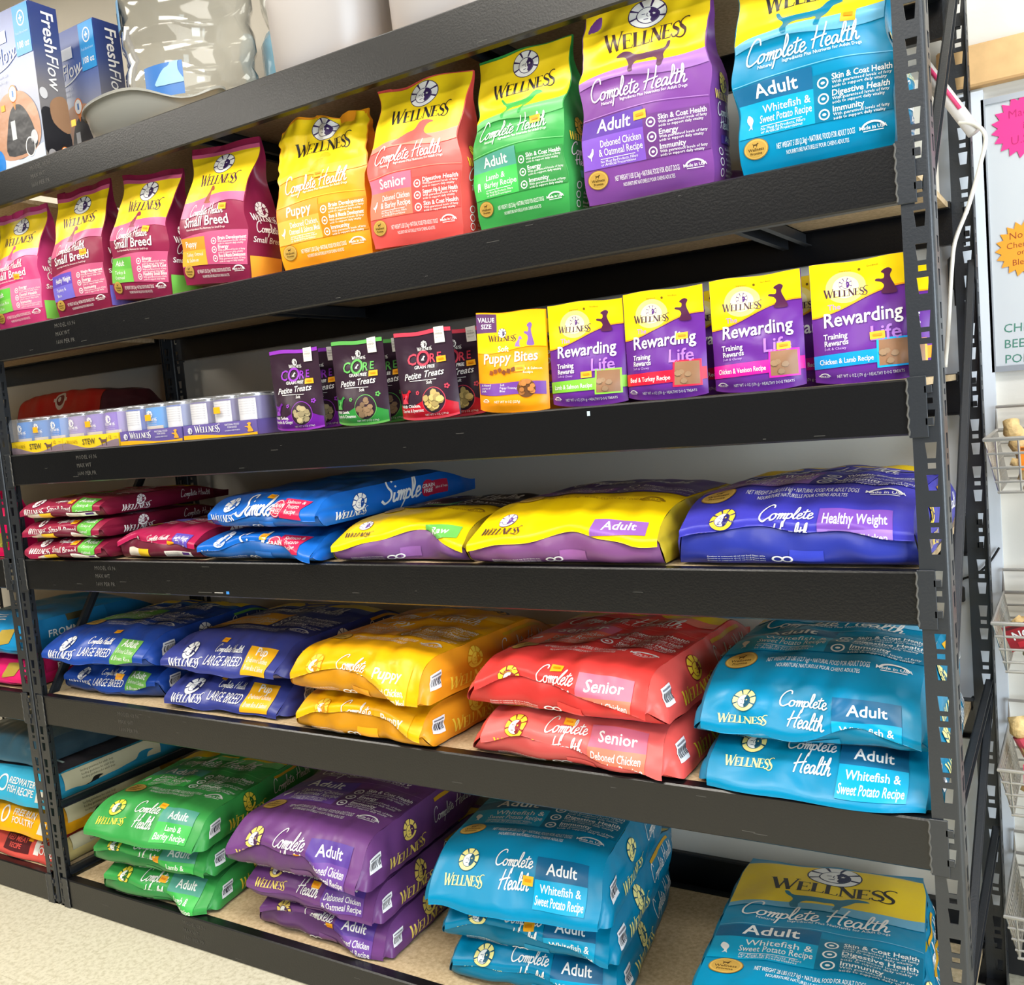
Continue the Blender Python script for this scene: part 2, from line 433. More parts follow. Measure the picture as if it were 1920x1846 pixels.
# ------------------------------------------------------------------ bag artwork
WHITE = (245, 243, 240); YEL = (250, 214, 30); GOLD = (176, 138, 60); ORANGE = (255, 176, 20)
DARKP = (62, 40, 78); BLK = (32, 26, 34)
def spec(main, age, tint, light, yellow=YEL, top=None, ages='Adult', recipe=('Deboned Chicken', '& Oatmeal Recipe'),
         heads=('Skin & Coat Health', 'Energy', 'Immunity'), dog='stand', dogc=None, ec=(YEL, DARKP), agec=None, icon='hen', small=False, side=None, recol=None):
    return dict(main=main, age=age, tint=tint, light=light, yellow=yellow, top=top or main, ages=ages, recipe=recipe, heads=heads,
                dog=dog, dogc=dogc or main, ec=ec, agec=agec or age, icon=icon, small=small, side=side or main, recol=recol or tint)
def sh(c, k): return tuple(max(0, min(255, int(v*k))) for v in c)
TEAL = spec((0,132,174), (14,96,138), (0,160,204), (110,180,214), recipe=('Whitefish &', 'Sweet Potato Recipe'), heads=('Skin & Coat Health', 'Digestive Health', 'Immunity'), dogc=(0,118,150), ec=((250,236,150), (20,84,110)), icon='fish')
PURPLE = spec((126,70,148), (98,62,160), (132,88,196), (170,120,190), dogc=(96,58,84), ec=((250,220,110), (74,36,84)))
GREEN = spec((62,160,78), (84,158,140), (70,190,86), (120,206,124), recipe=('Lamb &', 'Barley Recipe'), dogc=(60,170,80), ec=((245,220,70), (30,100,40)), icon='lamb')
SENIOR = spec((240,92,86), (214,108,134), (250,124,98), (250,140,120), ages='Senior', recipe=('Deboned Chicken', '& Barley Recipe'), heads=('Digestive Health', 'Support Hip & Joint Health', 'Skin & Coat Health'), dog='lie', ec=((250,214,60), (150,40,44)))
PUPPY = spec((250,160,34), (248,150,50), (252,180,80), (253,196,60), ages='Puppy', recipe=('Deboned Chicken,', 'Oatmeal & Salmon Meal'), heads=('Brain Development', 'Bone & Muscle Development', 'Immunity'), dog='sit', dogc=(236,168,20), ec=((250,216,70), (226,150,20)))
SBPUP = spec((140,36,72), (250,150,50), (253,176,60), (214,96,140), top=(178,50,100), ages='Puppy', recipe=('Turkey, Oatmeal', '& Salmon'), heads=('Brain Development', 'Energy', 'Bone & Muscle Development'), dog='sit', dogc=(150,70,40), small=True, ec=(WHITE, (120,30,64)))
SBAD = spec((140,36,72), (104,186,74), (120,196,84), (214,96,140), top=(178,50,100), ages='Adult', recipe=('Turkey &', 'Oatmeal'), heads=('Energy', 'Healthy Skin & Coat', 'Healthy Small Bites'), dog='sit', small=True, ec=(WHITE, (120,30,64)))
SBHW = spec((136,36,68), (98,80,186), (120,110,210), (210,96,136), top=(170,52,92), ages='Healthy Weight', recipe=('Turkey &', 'Rice'), heads=('Weight Management', 'Energy', 'Immunity'), dog='sit', small=True, ec=(WHITE, (120,30,64)))
TOY = spec((210,66,124), (104,196,70), (130,210,90), (240,130,176), top=(226,80,140), ages='Adult', recipe=('Chicken, Rice', '& Peas'), heads=('Energy', 'Dental Health', 'Immunity'), dog='sit', small=True, ec=(WHITE, (150,30,90)))
LADULT = spec((34,72,160), (110,176,80), (120,190,90), (50,110,180), ages='Adult', heads=('Hip & Joint', 'Energy', 'Immunity'), recipe=('Deboned Chicken', '& Brown Rice'), ec=(WHITE, (24,48,110)))
LPUP = spec((58,66,140), (250,180,30), (252,190,50), (80,92,160), ages='Pup', heads=('Brain Development', 'Bone Development', 'Immunity'), recipe=('Deboned Chicken,', 'Brown Rice & Salmon'), ec=(WHITE, (36,40,90)))
HW = spec((62,60,176), (122,76,176), (160,120,214), (90,84,200), ages='Healthy Weight', recipe=('Deboned Chicken', '& Peas Recipe'), heads=('Weight Management', 'Energy', 'Immunity'), dog='stand', ec=((250,214,60), (40,34,110)))
PURPLE_DIM = spec((114,66,128), (92,62,152), (116,76,160), (150,104,168), dogc=(96,58,84), ec=((250,220,110), (74,36,84)))  # PURPLE with the dim light of the lowest shelf put into its colours
MEAL = spec((104,74,150), (120,92,170), (140,110,190), (130,90,150), ages='Adult', recipe=('Deboned Chicken &', 'Chicken Meal Recipe'), heads=('Energy', 'Skin & Coat Health', 'Immunity'), ec=((250,250,240), (104,64,130)), side=(128,74,120))
CREAM = (244, 226, 120)

def micro(A, t, x, y, h, col, w=None, align='L'):
    return A.text(t, x, y, h, col, align, 0.0, 0.0, 5, 0.0, w, 1)
def icon(A, kind, x, y, h, col):
    if kind == 'hen':
        P = catmull([(-.5,.15),(-.3,.05),(-.1,.2),(.15,.45),(.25,.75),(.4,.8),(.45,.6),(.4,.2),(.2,-.15),(.08,-.3),(.05,-.6),(-.03,-.6),(-.05,-.3),(-.3,-.15)], 3, True)
    elif kind == 'fish':
        P = catmull([(-.25,.8),(-.4,.3),(-.2,-.1),(.05,-.45),(-.1,-.8),(.15,-.65),(.35,-.8),(.25,-.4),(.35,.1),(.2,.5)], 3, True)
    else:
        P = catmull([(-.35,-.5),(-.3,.1),(-.25,.6),(.1,.7),(.3,.4),(.3,-.5),(.15,-.5),(.1,-.2),(-.1,-.2),(-.15,-.5)], 3, True)
    A.put(poly2d(P), x, y, h, col, 4)
def seal(A, x, y, r):
    A.disc(x, y, r, (150, 112, 44), 3, r*0.8); A.disc(x, y, r*0.94, (206, 168, 84), 4, r*0.74); A.disc(x, y, r*0.82, (188, 150, 70), 5, r*0.62)
    A.dog('stand', x-r*0.25, y+r*0.12, r*0.5, r*0.32, (80, 58, 24), 6)
    A.text('Wellness', x, y-r*0.16, r*0.24, (80, 58, 24), 'C', 0.02, 0, 6); A.text('Promise', x, y-r*0.44, r*0.2, (80, 58, 24), 'C', 0.02, 0, 6)
def usa(A, x, y, w, col=WHITE):
    a = np.linspace(0.25, math.pi-0.25, 14)
    A.put(ribbon(np.stack([np.cos(a)*w*0.4, np.sin(a)*w*0.26], 1), w*0.07), x, y, 1.0, col, 3)
    A.text('Made in USA', x, y, w*0.13, col, 'C', 0.03, 0, 3, 0, w)
    A.rect(x-w*0.36, y-w*0.08, x+w*0.36, y-w*0.05, col, 3)
def front_art(A, w, H, s, q0=0.0, big=False, lbs='5 LBS (2.3kg)'):
    """print of a front panel: w wide, H tall, starting at height q0"""
    v = lambda f: q0 + f*H
    hw = w/2*0.985
    ph = 1.7
    if s['small']:
        yb = lambda x: v(0.60) + 0.022*H*np.sin(x/w*4.0 + 0.6)
    else:
        yb = lambda x: v(0.640) + 0.026*H*np.sin(x/w*4.6 + ph + 1.2) + 0.085*H*(x/w)
    ytop = (lambda x: v(0.925) + 0*x) if s['small'] else (lambda x: v(0.988) + 0.006*H*np.sin(x/w*5))
    # yellow field, pale band below it
    A.band(-hw, hw, yb, ytop, s['yellow'], 1)
    if s['small']: A.band(-hw, hw, ytop, lambda x: ytop(x) + 0.03*H, s['light'], 1)
    lo = (lambda x: yb(x) - 0.055*H - 0.02*H*np.sin(x/w*3)) if not s['small'] else (lambda x: yb(x) - 0.09*H + 0.03*H*np.sin(x/w*5))
    A.band(-hw, hw, lo, yb, s['light'], 1)
    # word mark and emblem
    dk = BLK if not s['small'] else (70, 30, 60)
    wx = 0.02*w
    if s['small']:
        A.emblem(wx, v(0.846), 0.155*w, (58, 34, 84), WHITE, None, 3, 0.74); A.wordmark(wx, v(0.688), 0.64*w, dk, 3)
        A.dog(s['dog'], -0.12*w, v(0.555), 0.15*w, 0.125*H, s['dogc'], 2)
        A.script('Complete Health', -0.05*w, v(0.475), 0.56*w, WHITE, 3, 0.17)
        A.text('Small Breed', -0.05*w, v(0.40), 0.10*w, WHITE, 'C', 0.015)
        micro(A, 'Natural Ingredients Plus Nutrients for Small Dogs', -0.34*w, v(0.372), 0.02*w, WHITE, 0.6*w)
        b0, b1, r1 = 0.16, 0.32, 0.22
        A.band(-hw, hw, lambda x: v(0.115) + 0.015*H*np.sin(x/w*3+2), lambda x: v(0.335) + 0.02*H*np.sin(x/w*3+1), sh(s['light'], 0.93), 1)
        A.rect(-hw, v(0.13), -0.05*w, v(0.325), s['age'], 2); A.rect(-hw, v(0.13), -0.05*w, v(0.235), s['tint'], 3)
        A.text(s['ages'], -0.40*w, v(0.26), 0.062*w, WHITE, 'L', 0.01, 0, 4, 0, 0.33*w)
        micro(A, s['recipe'][0], -0.40*w, v(0.195), 0.04*w, WHITE, 0.3*w); micro(A, s['recipe'][1], -0.40*w, v(0.155), 0.04*w, WHITE, 0.3*w)
        iy = (0.285, 0.225, 0.165)
        lw = 0.36*w
    else:
        A.emblem(wx, v(0.908), 0.15*w, (64, 44, 92) if s is not TEAL else (30, 40, 80), WHITE, None, 3, 0.72)
        A.wordmark(wx, v(0.748), 0.66*w, dk if s not in (PURPLE,) else (66, 40, 40), 3)
        A.dog(s['dog'], (-0.22 if s['dog'] != 'sit' else -0.1)*w, v(0.612), (0.44 if s['dog'] != 'sit' else 0.22)*w, 0.125*H, s['dogc'], 2, s is PURPLE)
        A.script('Complete Health', -0.04*w, v(0.505), 0.74*w, WHITE, 3, 0.17)
        micro(A, 'Natural', -0.32*w, v(0.478), 0.022*w, WHITE); micro(A, 'Ingredients Plus Nutrients for Adult Dogs', -0.16*w, v(0.482), 0.022*w, WHITE, 0.5*w)
        c = lambda x: v(0.425) + 0.02*H*np.sin(x/w*3.2 + 1.0) - 0.02*H*(x/w)
        A.band(-hw, hw, lambda x: c(x) - 0.004*H, c, s['light'], 2, None, 2)
        A.band(-hw, 0.02*w, lambda x: v(0.33) + 0*x, lambda x: c(x) - 0.012*H, s['age'], 1); A.rect(-hw, v(0.175), 0.02*w, v(0.33), s['tint'], 1)
        A.rect(0.02*w, v(0.175), hw, v(0.385), sh(s['main'], 0.86), 1)
        A.text(s['ages'], -0.36*w, v(0.35), 0.088*w, WHITE, 'L', 0.02, 0, 3, 0, 0.36*w)
        icon(A, s['icon'], -0.42*w, v(0.245), 0.06*w, WHITE)
        A.text(s['recipe'][0], -0.33*w, v(0.275), 0.05*w, WHITE, 'L', 0.005, 0, 3, 0, 0.33*w); A.text(s['recipe'][1], -0.35*w, v(0.232), 0.05*w, WHITE, 'L', 0.005, 0, 3, 0, 0.355*w)
        A.rect(-0.34*w, v(0.216), -0.06*w, v(0.219), WHITE, 3)
        micro(A, 'No Meat By-Products, Fillers', -0.34*w, v(0.198), 0.02*w, WHITE, 0.3*w); micro(A, 'or Artificial Preservatives', -0.34*w, v(0.183), 0.02*w, WHITE, 0.28*w)
        iy = (0.345, 0.275, 0.205)
        lw = 0.40*w
    for k, hd in enumerate(s['heads']):
        y = v(iy[k]); x = 0.08*w
        A.ring(x, y, 0.030*w, 0.009*w, WHITE, 3); A.disc(x, y, 0.013*w, WHITE, 3, 0.009*w, 10)
        A.text(hd, x+0.055*w, y+0.008*w, 0.036*w, WHITE, 'L', 0.03, 0, 3, 0, 0.34*w)
        micro(A, 'With guaranteed levels of fatty', x+0.055*w, y-0.018*w, 0.019*w, WHITE, 0.36*w); micro(A, 'acids to support daily vitality', x+0.055*w, y-0.042*w, 0.019*w, WHITE, 0.33*w)
    yb2 = 0.075 if s['small'] else 0.10
    A.text('NET WEIGHT %s \u2022 NATURAL FOOD FOR ADULT DOGS' % lbs, -0.24*w, v(yb2), 0.036*w, WHITE, 'L', 0.0, 0, 3, 0, 0.50*w)
    A.text('NOURRITURE NATURELLE POUR CHIENS ADULTES', -0.18*w, v(yb2-0.032), 0.026*w, WHITE, 'L', 0.0, 0, 3, 0, 0.40*w)
    usa(A, 0.37*w, v(yb2+0.005), 0.17*w)
    seal(A, -0.38*w, v(yb2+0.02), 0.085*w)
    return A

def sticker(fn, x, q, parent, w=0.026, h=0.016, sign=1.0, rot=0.0, lift=0.0022):
    """orange price label stuck on a panel"""
    A = Art()
    c, n = math.cos(rot), math.sin(rot)
    def f(a, b):
        X = x + a*c - b*n; Q = q + a*n + b*c
        return fn(X, Q) + surf_normal(fn, X, Q, sign) * lift
    A.rect(-w*0.3, -h*0.12, w*0.3, h*0.16, (236, 140, 10), 1)
    return panel('price_sticker', f, -w/2, w/2, -h/2, h/2, mat(ORANGE, 0.5), A, parent, 4, 3, sign)
def barcode(fn, x, q, parent, w=0.05, h=0.034, sign=1.0, lift=0.002):
    A = Art(); r = random.Random(int(x*1e4)+int(q*1e4)); k = -w*0.4
    while k < w*0.4:
        d = r.choice((0.0012, 0.0018, 0.0026)); A.rect(k, -h*0.3, k+d, h*0.22, (60, 60, 70), 1); k += d + r.choice((0.0014, 0.0022))
    A.rect(-w*0.4, h*0.3, w*0.4, h*0.38, (120, 120, 130), 1)
    f = lambda a, b: fn(x+a, q+b) + surf_normal(fn, x+a, q+b, sign)*lift
    return panel('barcode_label', f, -w/2, w/2, -h/2, h/2, mat((232, 232, 236), 0.5), A, parent, 6, 4, sign)

# ------------------------------------------------------------------ a bag that stands upright
def standing_bag(label, s, x, y, z, w, d, h, yaw=0.0, lean=0.0, roll=0.0, seed=1, pinch=0.05, bulge=0.018, wr=0.0055, sticker_at=None, group=None, crumple=0.0, detail=True, sides=(1,), name='dog_food_bag', slump=0.0):
    root = empty(name, (x, y, z + abs(roll)*w*0.5 + abs(lean)*d*0.5), yaw, lean, roll)
    tag(root, label, 'dog food bag', group)
    W1 = Wrinkle(seed); W2 = Wrinkle(seed + 50, 5, (14, 44))
    prof = lambda v: 1 - 0.965*sstep(0.42, 1.0, v)
    hwf = lambda v: w/2*(1 - pinch*np.exp(-((v-0.66)/0.15)**2) + 0.02*sstep(0.85, 1.0, v) - 0.03*np.exp(-(v/0.05)**2))
    def edge(v): return 0.0035*W2(v*0.7, 0*v + 0.3)*sstep(0.05, 0.3, v)
    def edge2(v, u): return np.sign(u)*np.abs(u)*(0.0045*np.sin(v*11 + seed + (u > 0)*2.1) + 0.003*np.sin(v*23 + seed*2 + (u > 0)))*sstep(0.08, 0.35, v)
    def base(x_, q, sgn):
        u = np.clip(x_/(w/2), -1, 1); v = q/h; e = 1 - np.abs(u)**6
        Y = -d/2*prof(v)*(1 - 0.10*np.exp(-(v/0.07)**2)) - bulge*(1-u*u)*np.sin(np.pi*np.clip(v,0,1)**0.8)*(1-0.5*v)
        xw = x_*sgn; N = e*(wr*W1(xw, q)*(0.25 + 0.75*v) + crumple*W2(xw*1.5, q*1.4)*sstep(0.45, 0.95, v)); c = sstep(0.5, 0.85, v)
        Y = Y + (1-c)*N + c*N*sgn
        Y = Y - slump*np.exp(-((v-0.62)/0.035)**2)*(0.5+0.5*e) + slump*0.8*np.exp(-((v-0.70)/0.05)**2)*e
        X = edge2(v, u) + u*(hwf(v) + crumple*0.8*W2(v*0.5 + (u > 0)*0.7, v)*sstep(0.4, 0.9, v)*(np.abs(u)))
        Z = q + (0.006*W1(x_*0.8, 0*q + 0.1) + crumple*1.6*W2(x_*0.8, 0*q))*sstep(0.8, 1.0, v)
        return X, Y*sgn, Z
    front = lambda x_, q: np.stack(base(x_, q, 1.0), 1)
    back = lambda x_, q: np.stack(base(-x_, q, -1.0), 1)
    def side(sg):
        def f(a, q):
            k = np.clip(a/(d/2), -1, 1); v = q/h
            fx, fy, fz = base(np.full_like(q, sg*w/2), q, 1.0)
            X = fx + sg*(1-k*k)*(0.010*np.exp(-((v-0.25)/0.25)**2) - 0.32*d*sstep(0.45, 0.95, v) + 0.002*W2(a, q))
            return np.stack([X, k*np.abs(fy)*(1 if sg > 0 else -1), fz], 1)
        return f
    A = Art()
    if detail: front_art(A, w, h, s)
    else:
        A.band(-w/2*.98, w/2*.98, lambda t: 0.64*h + 0.03*h*np.sin(t/w*4+1.7), lambda t: 0.96*h + 0*t, s['yellow'], 1)
        A.wordmark(0, 0.75*h, 0.66*w, BLK); A.emblem(0, 0.865*h, 0.125*w, (64,44,92), WHITE, None, 3, 0.84); A.script('Complete Health', 0, 0.5*h, 0.7*w, WHITE)
    panel('front_panel', front, -w/2, w/2, 0, h, film(s['main']), A, root, 60, 84, 1.0, 0.006)
    panel('back_panel', back, -w/2, w/2, 0, h, film(sh(s['main'], 0.92)), None, root, 14, 24)
    for sg in (1, -1):
        G = Art()
        if detail and sg in sides:
            ec = s['ec']
            G.emblem(0, 0.50*h, 0.2*d, ec[1], ec[0], None, 3, 0.9); G.wordmark(0, 0.415*h, 0.74*d, ec[0] if not s['small'] else WHITE)
            G.script('Complete', -0.02*d, 0.335*h, 0.6*d, WHITE, 3, 0.22)
            if s['small']:
                G.text('Small Breed', 0, 0.265*h, 0.12*d, WHITE, 'C', 0.01, 0, 3, 0, 0.8*d); G.rect(-d*0.46, 0.02*h, d*0.46, 0.17*h, s['tint'], 2)
            else:
                G.script('Health', -0.02*d, 0.275*h, 0.45*d, WHITE, 3, 0.22); G.rect(-d*0.2, 0.205*h, d*0.47, 0.245*h, s['age'], 2); G.text(s['ages'], 0.1*d, 0.215*h, 0.10*d, WHITE, 'C', 0.02)
                for k in range(3):
                    G.ring(-0.25*d, (0.165-0.05*k)*h, 0.06*d, 0.016*d, WHITE); micro(G, 'Benefits for dogs', -0.1*d, (0.17-0.05*k)*h, 0.05*d, WHITE, 0.45*d); micro(G, 'every day', -0.1*d, (0.15-0.05*k)*h, 0.05*d, WHITE, 0.3*d)
        panel('side_gusset', side(sg), -d/2, d/2, 0, h, film(sh(s['side'], 0.94)), G if G.items else None, root, 10, 30, 1.0)
    b = MB(); m = film(sh(s['main'], 0.8)); hb = w/2*0.96
    b.box((-hb, -d/2*0.9, 0), (hb, d/2*0.9, 0.002), m); b.build('bottom_panel', root)
    if sticker_at: sticker(front, sticker_at[0]*w, sticker_at[1]*h, root, 0.024, 0.015, 1.0, random.Random(seed).uniform(-.15, .15))
    return root

# ------------------------------------------------------------------ a bag that lies flat, its bottom end towards the aisle
def lying_bag(label, s, x, y, z, w, L, t, yaw=0.0, hem=((-1, .5), (1, .5)), seed=1, wr=0.003, sticker_at=None, group=None, ys=0.10, art='full',
              strip='ch', pitch=0.0, roll=0.0, bottom='code', side_art=True, bar=0.06, lbs='28 LBS (12.7 kg)', hemy=None, crown=0.10, sag=0.0, name='dog_food_bag', sidecol=None, botcol=None, ear=1.03, flare=0.022, tap=0.17, tail=0.35, drop=0.0):
    root = empty(name, (x, y, z), yaw, pitch, roll)
    tag(root, label, 'dog food bag', group)
    W1 = Wrinkle(seed); W2 = Wrinkle(seed+31, 5, (16, 46))
    hu = np.array([h[0] for h in hem]); hz = np.array([h[1] for h in hem])
    yu = np.array([h[0] for h in (hemy or ((-1, 0), (1, 0)))]); yz = np.array([h[1] for h in (hemy or ((-1, 0), (1, 0)))])
    def sm(u, a, b):   # smooth interpolation of the hem line
        o = 0*u
        for k in (-0.10, -0.05, 0, 0.05, 0.10): o = o + np.interp(u + k, a, b)
        return o/5
    def hemf(u): return np.clip(sm(u, hu, hz) + (0.025*np.sin(u*9 + seed)), 0.0, 0.92), sm(u, yu, yz) + 0.004*np.sin(u*6 + seed*2)
    qa = 0.9*(ys + t*0.55)
    lip = 0.012
    backlen = L - ys
    ZB = 0.03
    def hwf(y_): return w/2*(1 + (ear-1)*np.exp(-(y_/0.03)**2) - 0.05*sstep(L-0.10, L, y_))
    def qhem(u):
        hf, yo = hemf(u)
        return np.arcsin(np.clip((hf - ZB)/(1 - ZB), 0, 1)**(1/0.95))/(np.pi/2)*qa, yo
    def top(x_, q_, cut=True):
        u = np.clip(x_/(w/2), -1, 1); qh, y0 = qhem(u)
        q = np.maximum(q_, qh); below = np.clip(q_ - qh, -lip, 0)
        zt = t*(1 - 0.10*np.abs(u)**4) - crown*t*0.5*u*u
        ph = np.clip(q/qa, 0, 1)*np.pi/2
        Y = np.where(q < qa, ys - ys*np.cos(ph)**0.9, ys + (q-qa))
        Z = np.where(q < qa, t*ZB + (zt-t*ZB)*np.sin(ph)**0.95, zt)
        near = np.exp(-((q-qh)/0.035)**2)
        Y = Y + y0*near - 0.006*np.exp(-((q-qh)/0.014)**2); Z = Z + below
        bk = sstep(L-tap, L, Y)
        Z = Z*(1 - bk) + (tail*t)*bk - sag*sstep(ys, L, Y)
        e = 1 - np.abs(u)**8
        N = wr*W1(x_, q) + wr*0.9*W2(x_*1.2, q*0.5)*np.exp(-((q-qh)/0.13)**2) - wr*0.5
        N = N*e*sstep(0.0, 0.04, q-qh)
        sp = np.sin(ph)**1.5
        Z = Z + N*np.where(q < qa, sp, 1.0); Y = Y - N*np.where(q < qa, np.cos(ph), 0.0)*1.5
        X = u*hwf(Y)
        return np.stack([X, Y, np.maximum(Z, 0.0008)], 1)
    yb = 0.030
    qb = 0.06 + t*0.5
    def bot(x_, q):   # q from -qb (table) up to 0 (hem)
        u = np.clip(x_/(w/2), -1, 1); qh, y0 = qhem(u)
        P = top(x_, qh); z0 = P[:, 2]; yh = P[:, 1] + 0.010
        ph = np.clip(-q/qb, 0, 1)*np.pi/2
        k = np.clip(z0/t, 0, 1)
        Y = yh + (yb + 0.02*k - yh)*(1-np.cos(ph)) - (0.010 + 0.018*k)*np.sin(2*ph)*(1-u**4)
        Z = z0*(1-np.sin(ph))
        e = (1-np.abs(u)**8)*np.sin(2*ph)
        Y = Y - wr*1.6*W2(x_, q*0.6)*e
        return np.stack([u*(hwf(Y)-0.001 + flare*np.sin(ph)), Y, np.maximum(Z, 0.0005)], 1)
    def side(sg):
        qh1 = float(qhem(np.full(1, float(sg)))[0][0])
        def f(a, b):  # a along the depth, b height 0..t
            a = np.clip(a, 0, L); r = np.clip(b/t, 0, 1); one = np.full_like(a, sg*w/2)
            ph = np.arccos(np.clip(((ys - np.minimum(a, ys))/ys)**(1/0.9), 0, 1))
            q = np.where(a < ys, np.maximum(ph/(np.pi/2)*qa, qh1), qa + (a-ys))
            TP = top(one, q)
            fr = np.clip(a/0.07, 0, 1)
            BP = bot(one, -qb*np.arcsin(fr)/(np.pi/2))
            BY = np.where(a < 0.07, BP[:, 1], BP[:, 1] + (a-0.07)*(L-0.004-BP[:, 1].max())/(L-0.07)); BZ = np.where(a < 0.07, BP[:, 2], 0.0)
            Y = TP[:, 1]*r + BY*(1-r); Z = TP[:, 2]*r + BZ*(1-r)
            env = sstep(0.0, 0.09, a)*(1 - sstep(L-0.12, L, a))
            X = sg*(hwf(Y) + flare*(1-r)*np.sin(np.clip(a/0.07, 0, 1)*np.pi/2)*(1 - sstep(L-0.2, L, a))) + sg*env*(0.012*4*r*(1-r) - 0.006*np.exp(-((r-0.5)/0.08)**2)*np.exp(-((a-0.06)/0.09)**2) + 0.003*W2(a, b))
            return np.stack([X, Y, np.maximum(Z, 0.0005)], 1)
        return f
    ec = s['ec']
    A = Art(); Lt = qa + backlen - 0.03
    if art:
        st = qa*0.92
        hq = 0.014 + 0.10*t - drop
        if strip == 'ch':
            A.emblem(-0.30*w, hq+0.058, 0.062*w, ec[1], ec[0], WHITE); A.wordmark(-0.30*w, hq+0.012, 0.24*w, ec[0])
            A.script('Complete', -0.02*w, hq+0.050, 0.23*w, WHITE, 3, 0.2); A.script('Health', 0.0, hq+0.012, 0.17*w, WHITE, 3, 0.2)
            A.rect(0.12*w, hq+0.032, 0.42*w, hq+0.075, s['age'], 2); A.rect(0.12*w, hq-0.012, 0.42*w, hq+0.032, s['recol'], 2)
            A.text(s['ages'], 0.27*w, hq+0.042, 0.055*w, WHITE, 'C', 0.02, 0, 3, 0, 0.26*w); A.text(s['recipe'][0], 0.27*w, hq+0.012, 0.034*w, WHITE, 'C', 0.01, 0, 3, 0, 0.26*w); A.text(s['recipe'][1], 0.27*w, hq-0.006, 0.034*w, WHITE, 'C', 0.01, 0, 3, 0, 0.28*w)
        elif strip in ('lb', 'sb'):
            A.emblem(-0.30*w, hq+0.032, 0.055*w, ec[1], WHITE, WHITE); A.wordmark(-0.30*w, hq-0.006, 0.26*w, WHITE)
            A.script('Complete Health', 0.02*w, hq+0.030, 0.24*w, WHITE, 3, 0.22); A.text('LARGE BREED' if strip == 'lb' else 'Small Breed', 0.02*w, hq, 0.050*w, WHITE, 'C', 0.0, 0, 3, 0, 0.31*w)
            A.rect(0.20*w, hq-0.016, 0.42*w, hq+0.05, s['age'], 2); A.text(s['ages'], 0.31*w, hq+0.028, 0.05*w, WHITE, 'C', 0.02, 0, 3, 0, 0.18*w); micro(A, s['recipe'][0], 0.31*w, hq+0.012, 0.026*w, WHITE, 0.18*w, 'C'); micro(A, s['recipe'][1], 0.31*w, hq-0.004, 0.026*w, WHITE, 0.18*w, 'C')
        if callable(art): art(A, w, Lt)
        if art == 'full': front_art(A, w, Lt-0.115, s, 0.115, True, lbs)
    panel('front_panel', top, -w/2, w/2, -lip, Lt + 0.03, film(s['main']), A, root, 64, 120, 1.0, 0.0065)
    B = Art(); bc = tuple(int(0.74*c + 14) for c in (botcol or s['main']))  # bottom film duller than the front, shade under the hem put into its colour
    if bottom:
        y = -qb*0.55
        B.rect(0.0*w, y-0.014, 0.14*w, y+0.016, sh(bc, 1.22), 2)
        B.ring(-0.05*w, y-0.010, 0.008, 0.0036, WHITE); B.ring(-0.05*w+0.016, y-0.010, 0.008, 0.0036, WHITE)
        for k in range(3): micro(B, 'Questions or comments about our food? Please write', -0.36*w, y-0.004-0.007*k, 0.0045, WHITE, 0.26*w)
        if bottom == 'panels':
            B.rect(-0.36*w, -qb+0.004, 0.0*w, -qb+0.022, (248, 212, 40), 2); B.rect(0.0*w, -qb+0.004, 0.42*w, -qb+0.022, (236, 232, 236), 2); B.rect(0.35*w, -qb+0.010, 0.41*w, -qb+0.021, (80, 40, 130), 3)
    if bottom == 'labels':
        B.items = []; y = -qb*0.5
        B.rect(-0.40*w, y-0.02, -0.22*w, y+0.014, (236, 226, 210), 2); B.rect(-0.22*w, y-0.02, -0.08*w, y+0.014, (246, 200, 40), 3); B.rect(0.12*w, y-0.016, 0.42*w, y+0.012, (238, 232, 224), 2); B.rect(0.33*w, y-0.004, 0.40*w, y+0.009, (80, 40, 120), 3)
        for k in range(3):
            micro(B, 'guaranteed analysis', 0.14*w, y+0.003-0.007*k, 0.0045, (120, 110, 120), 0.16*w)
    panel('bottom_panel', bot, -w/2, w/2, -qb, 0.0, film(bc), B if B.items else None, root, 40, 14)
    for sg in (1, -1):
        G = Art(); f = side(sg)
        fs = f if sg > 0 else (lambda a, b, f=f: f(a, b))
        if sg > 0 and callable(side_art): side_art(G, t)
        elif sg > 0 and side_art:
            a0 = bar + 0.075
            g = min(1.0, t/0.085)
            G.emblem(a0+0.075, t*0.66, 0.028*g, ec[1], ec[0], None, 3, 0.95); G.wordmark(a0+0.065, t*0.14, 0.155*g, ec[0] if strip not in ('lb', 'sb') else WHITE)
            G.script('Complete Health', a0+0.27, t*0.42, 0.18*g, WHITE, 3, 0.17)
            if L > 0.5: G.rect(a0+0.20, t*0.82, a0+0.36, t*0.90, (214, 160, 30) if strip == 'ch' else s['age'], 2); G.text(s['ages'], a0+0.40, t*0.5, 0.02, WHITE, 'L', 0.02)
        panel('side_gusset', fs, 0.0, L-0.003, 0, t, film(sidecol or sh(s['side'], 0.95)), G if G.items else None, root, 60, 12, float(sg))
        if sg > 0 and bar: barcode(f, bar+0.012, t*0.52, root, 0.036, min(0.04, t*0.4), 1.0)
    if sticker_at: sticker(top, sticker_at[0]*w, sticker_at[1], root, 0.024, 0.016, 1.0, random.Random(seed).uniform(-.15, .15))
    return root
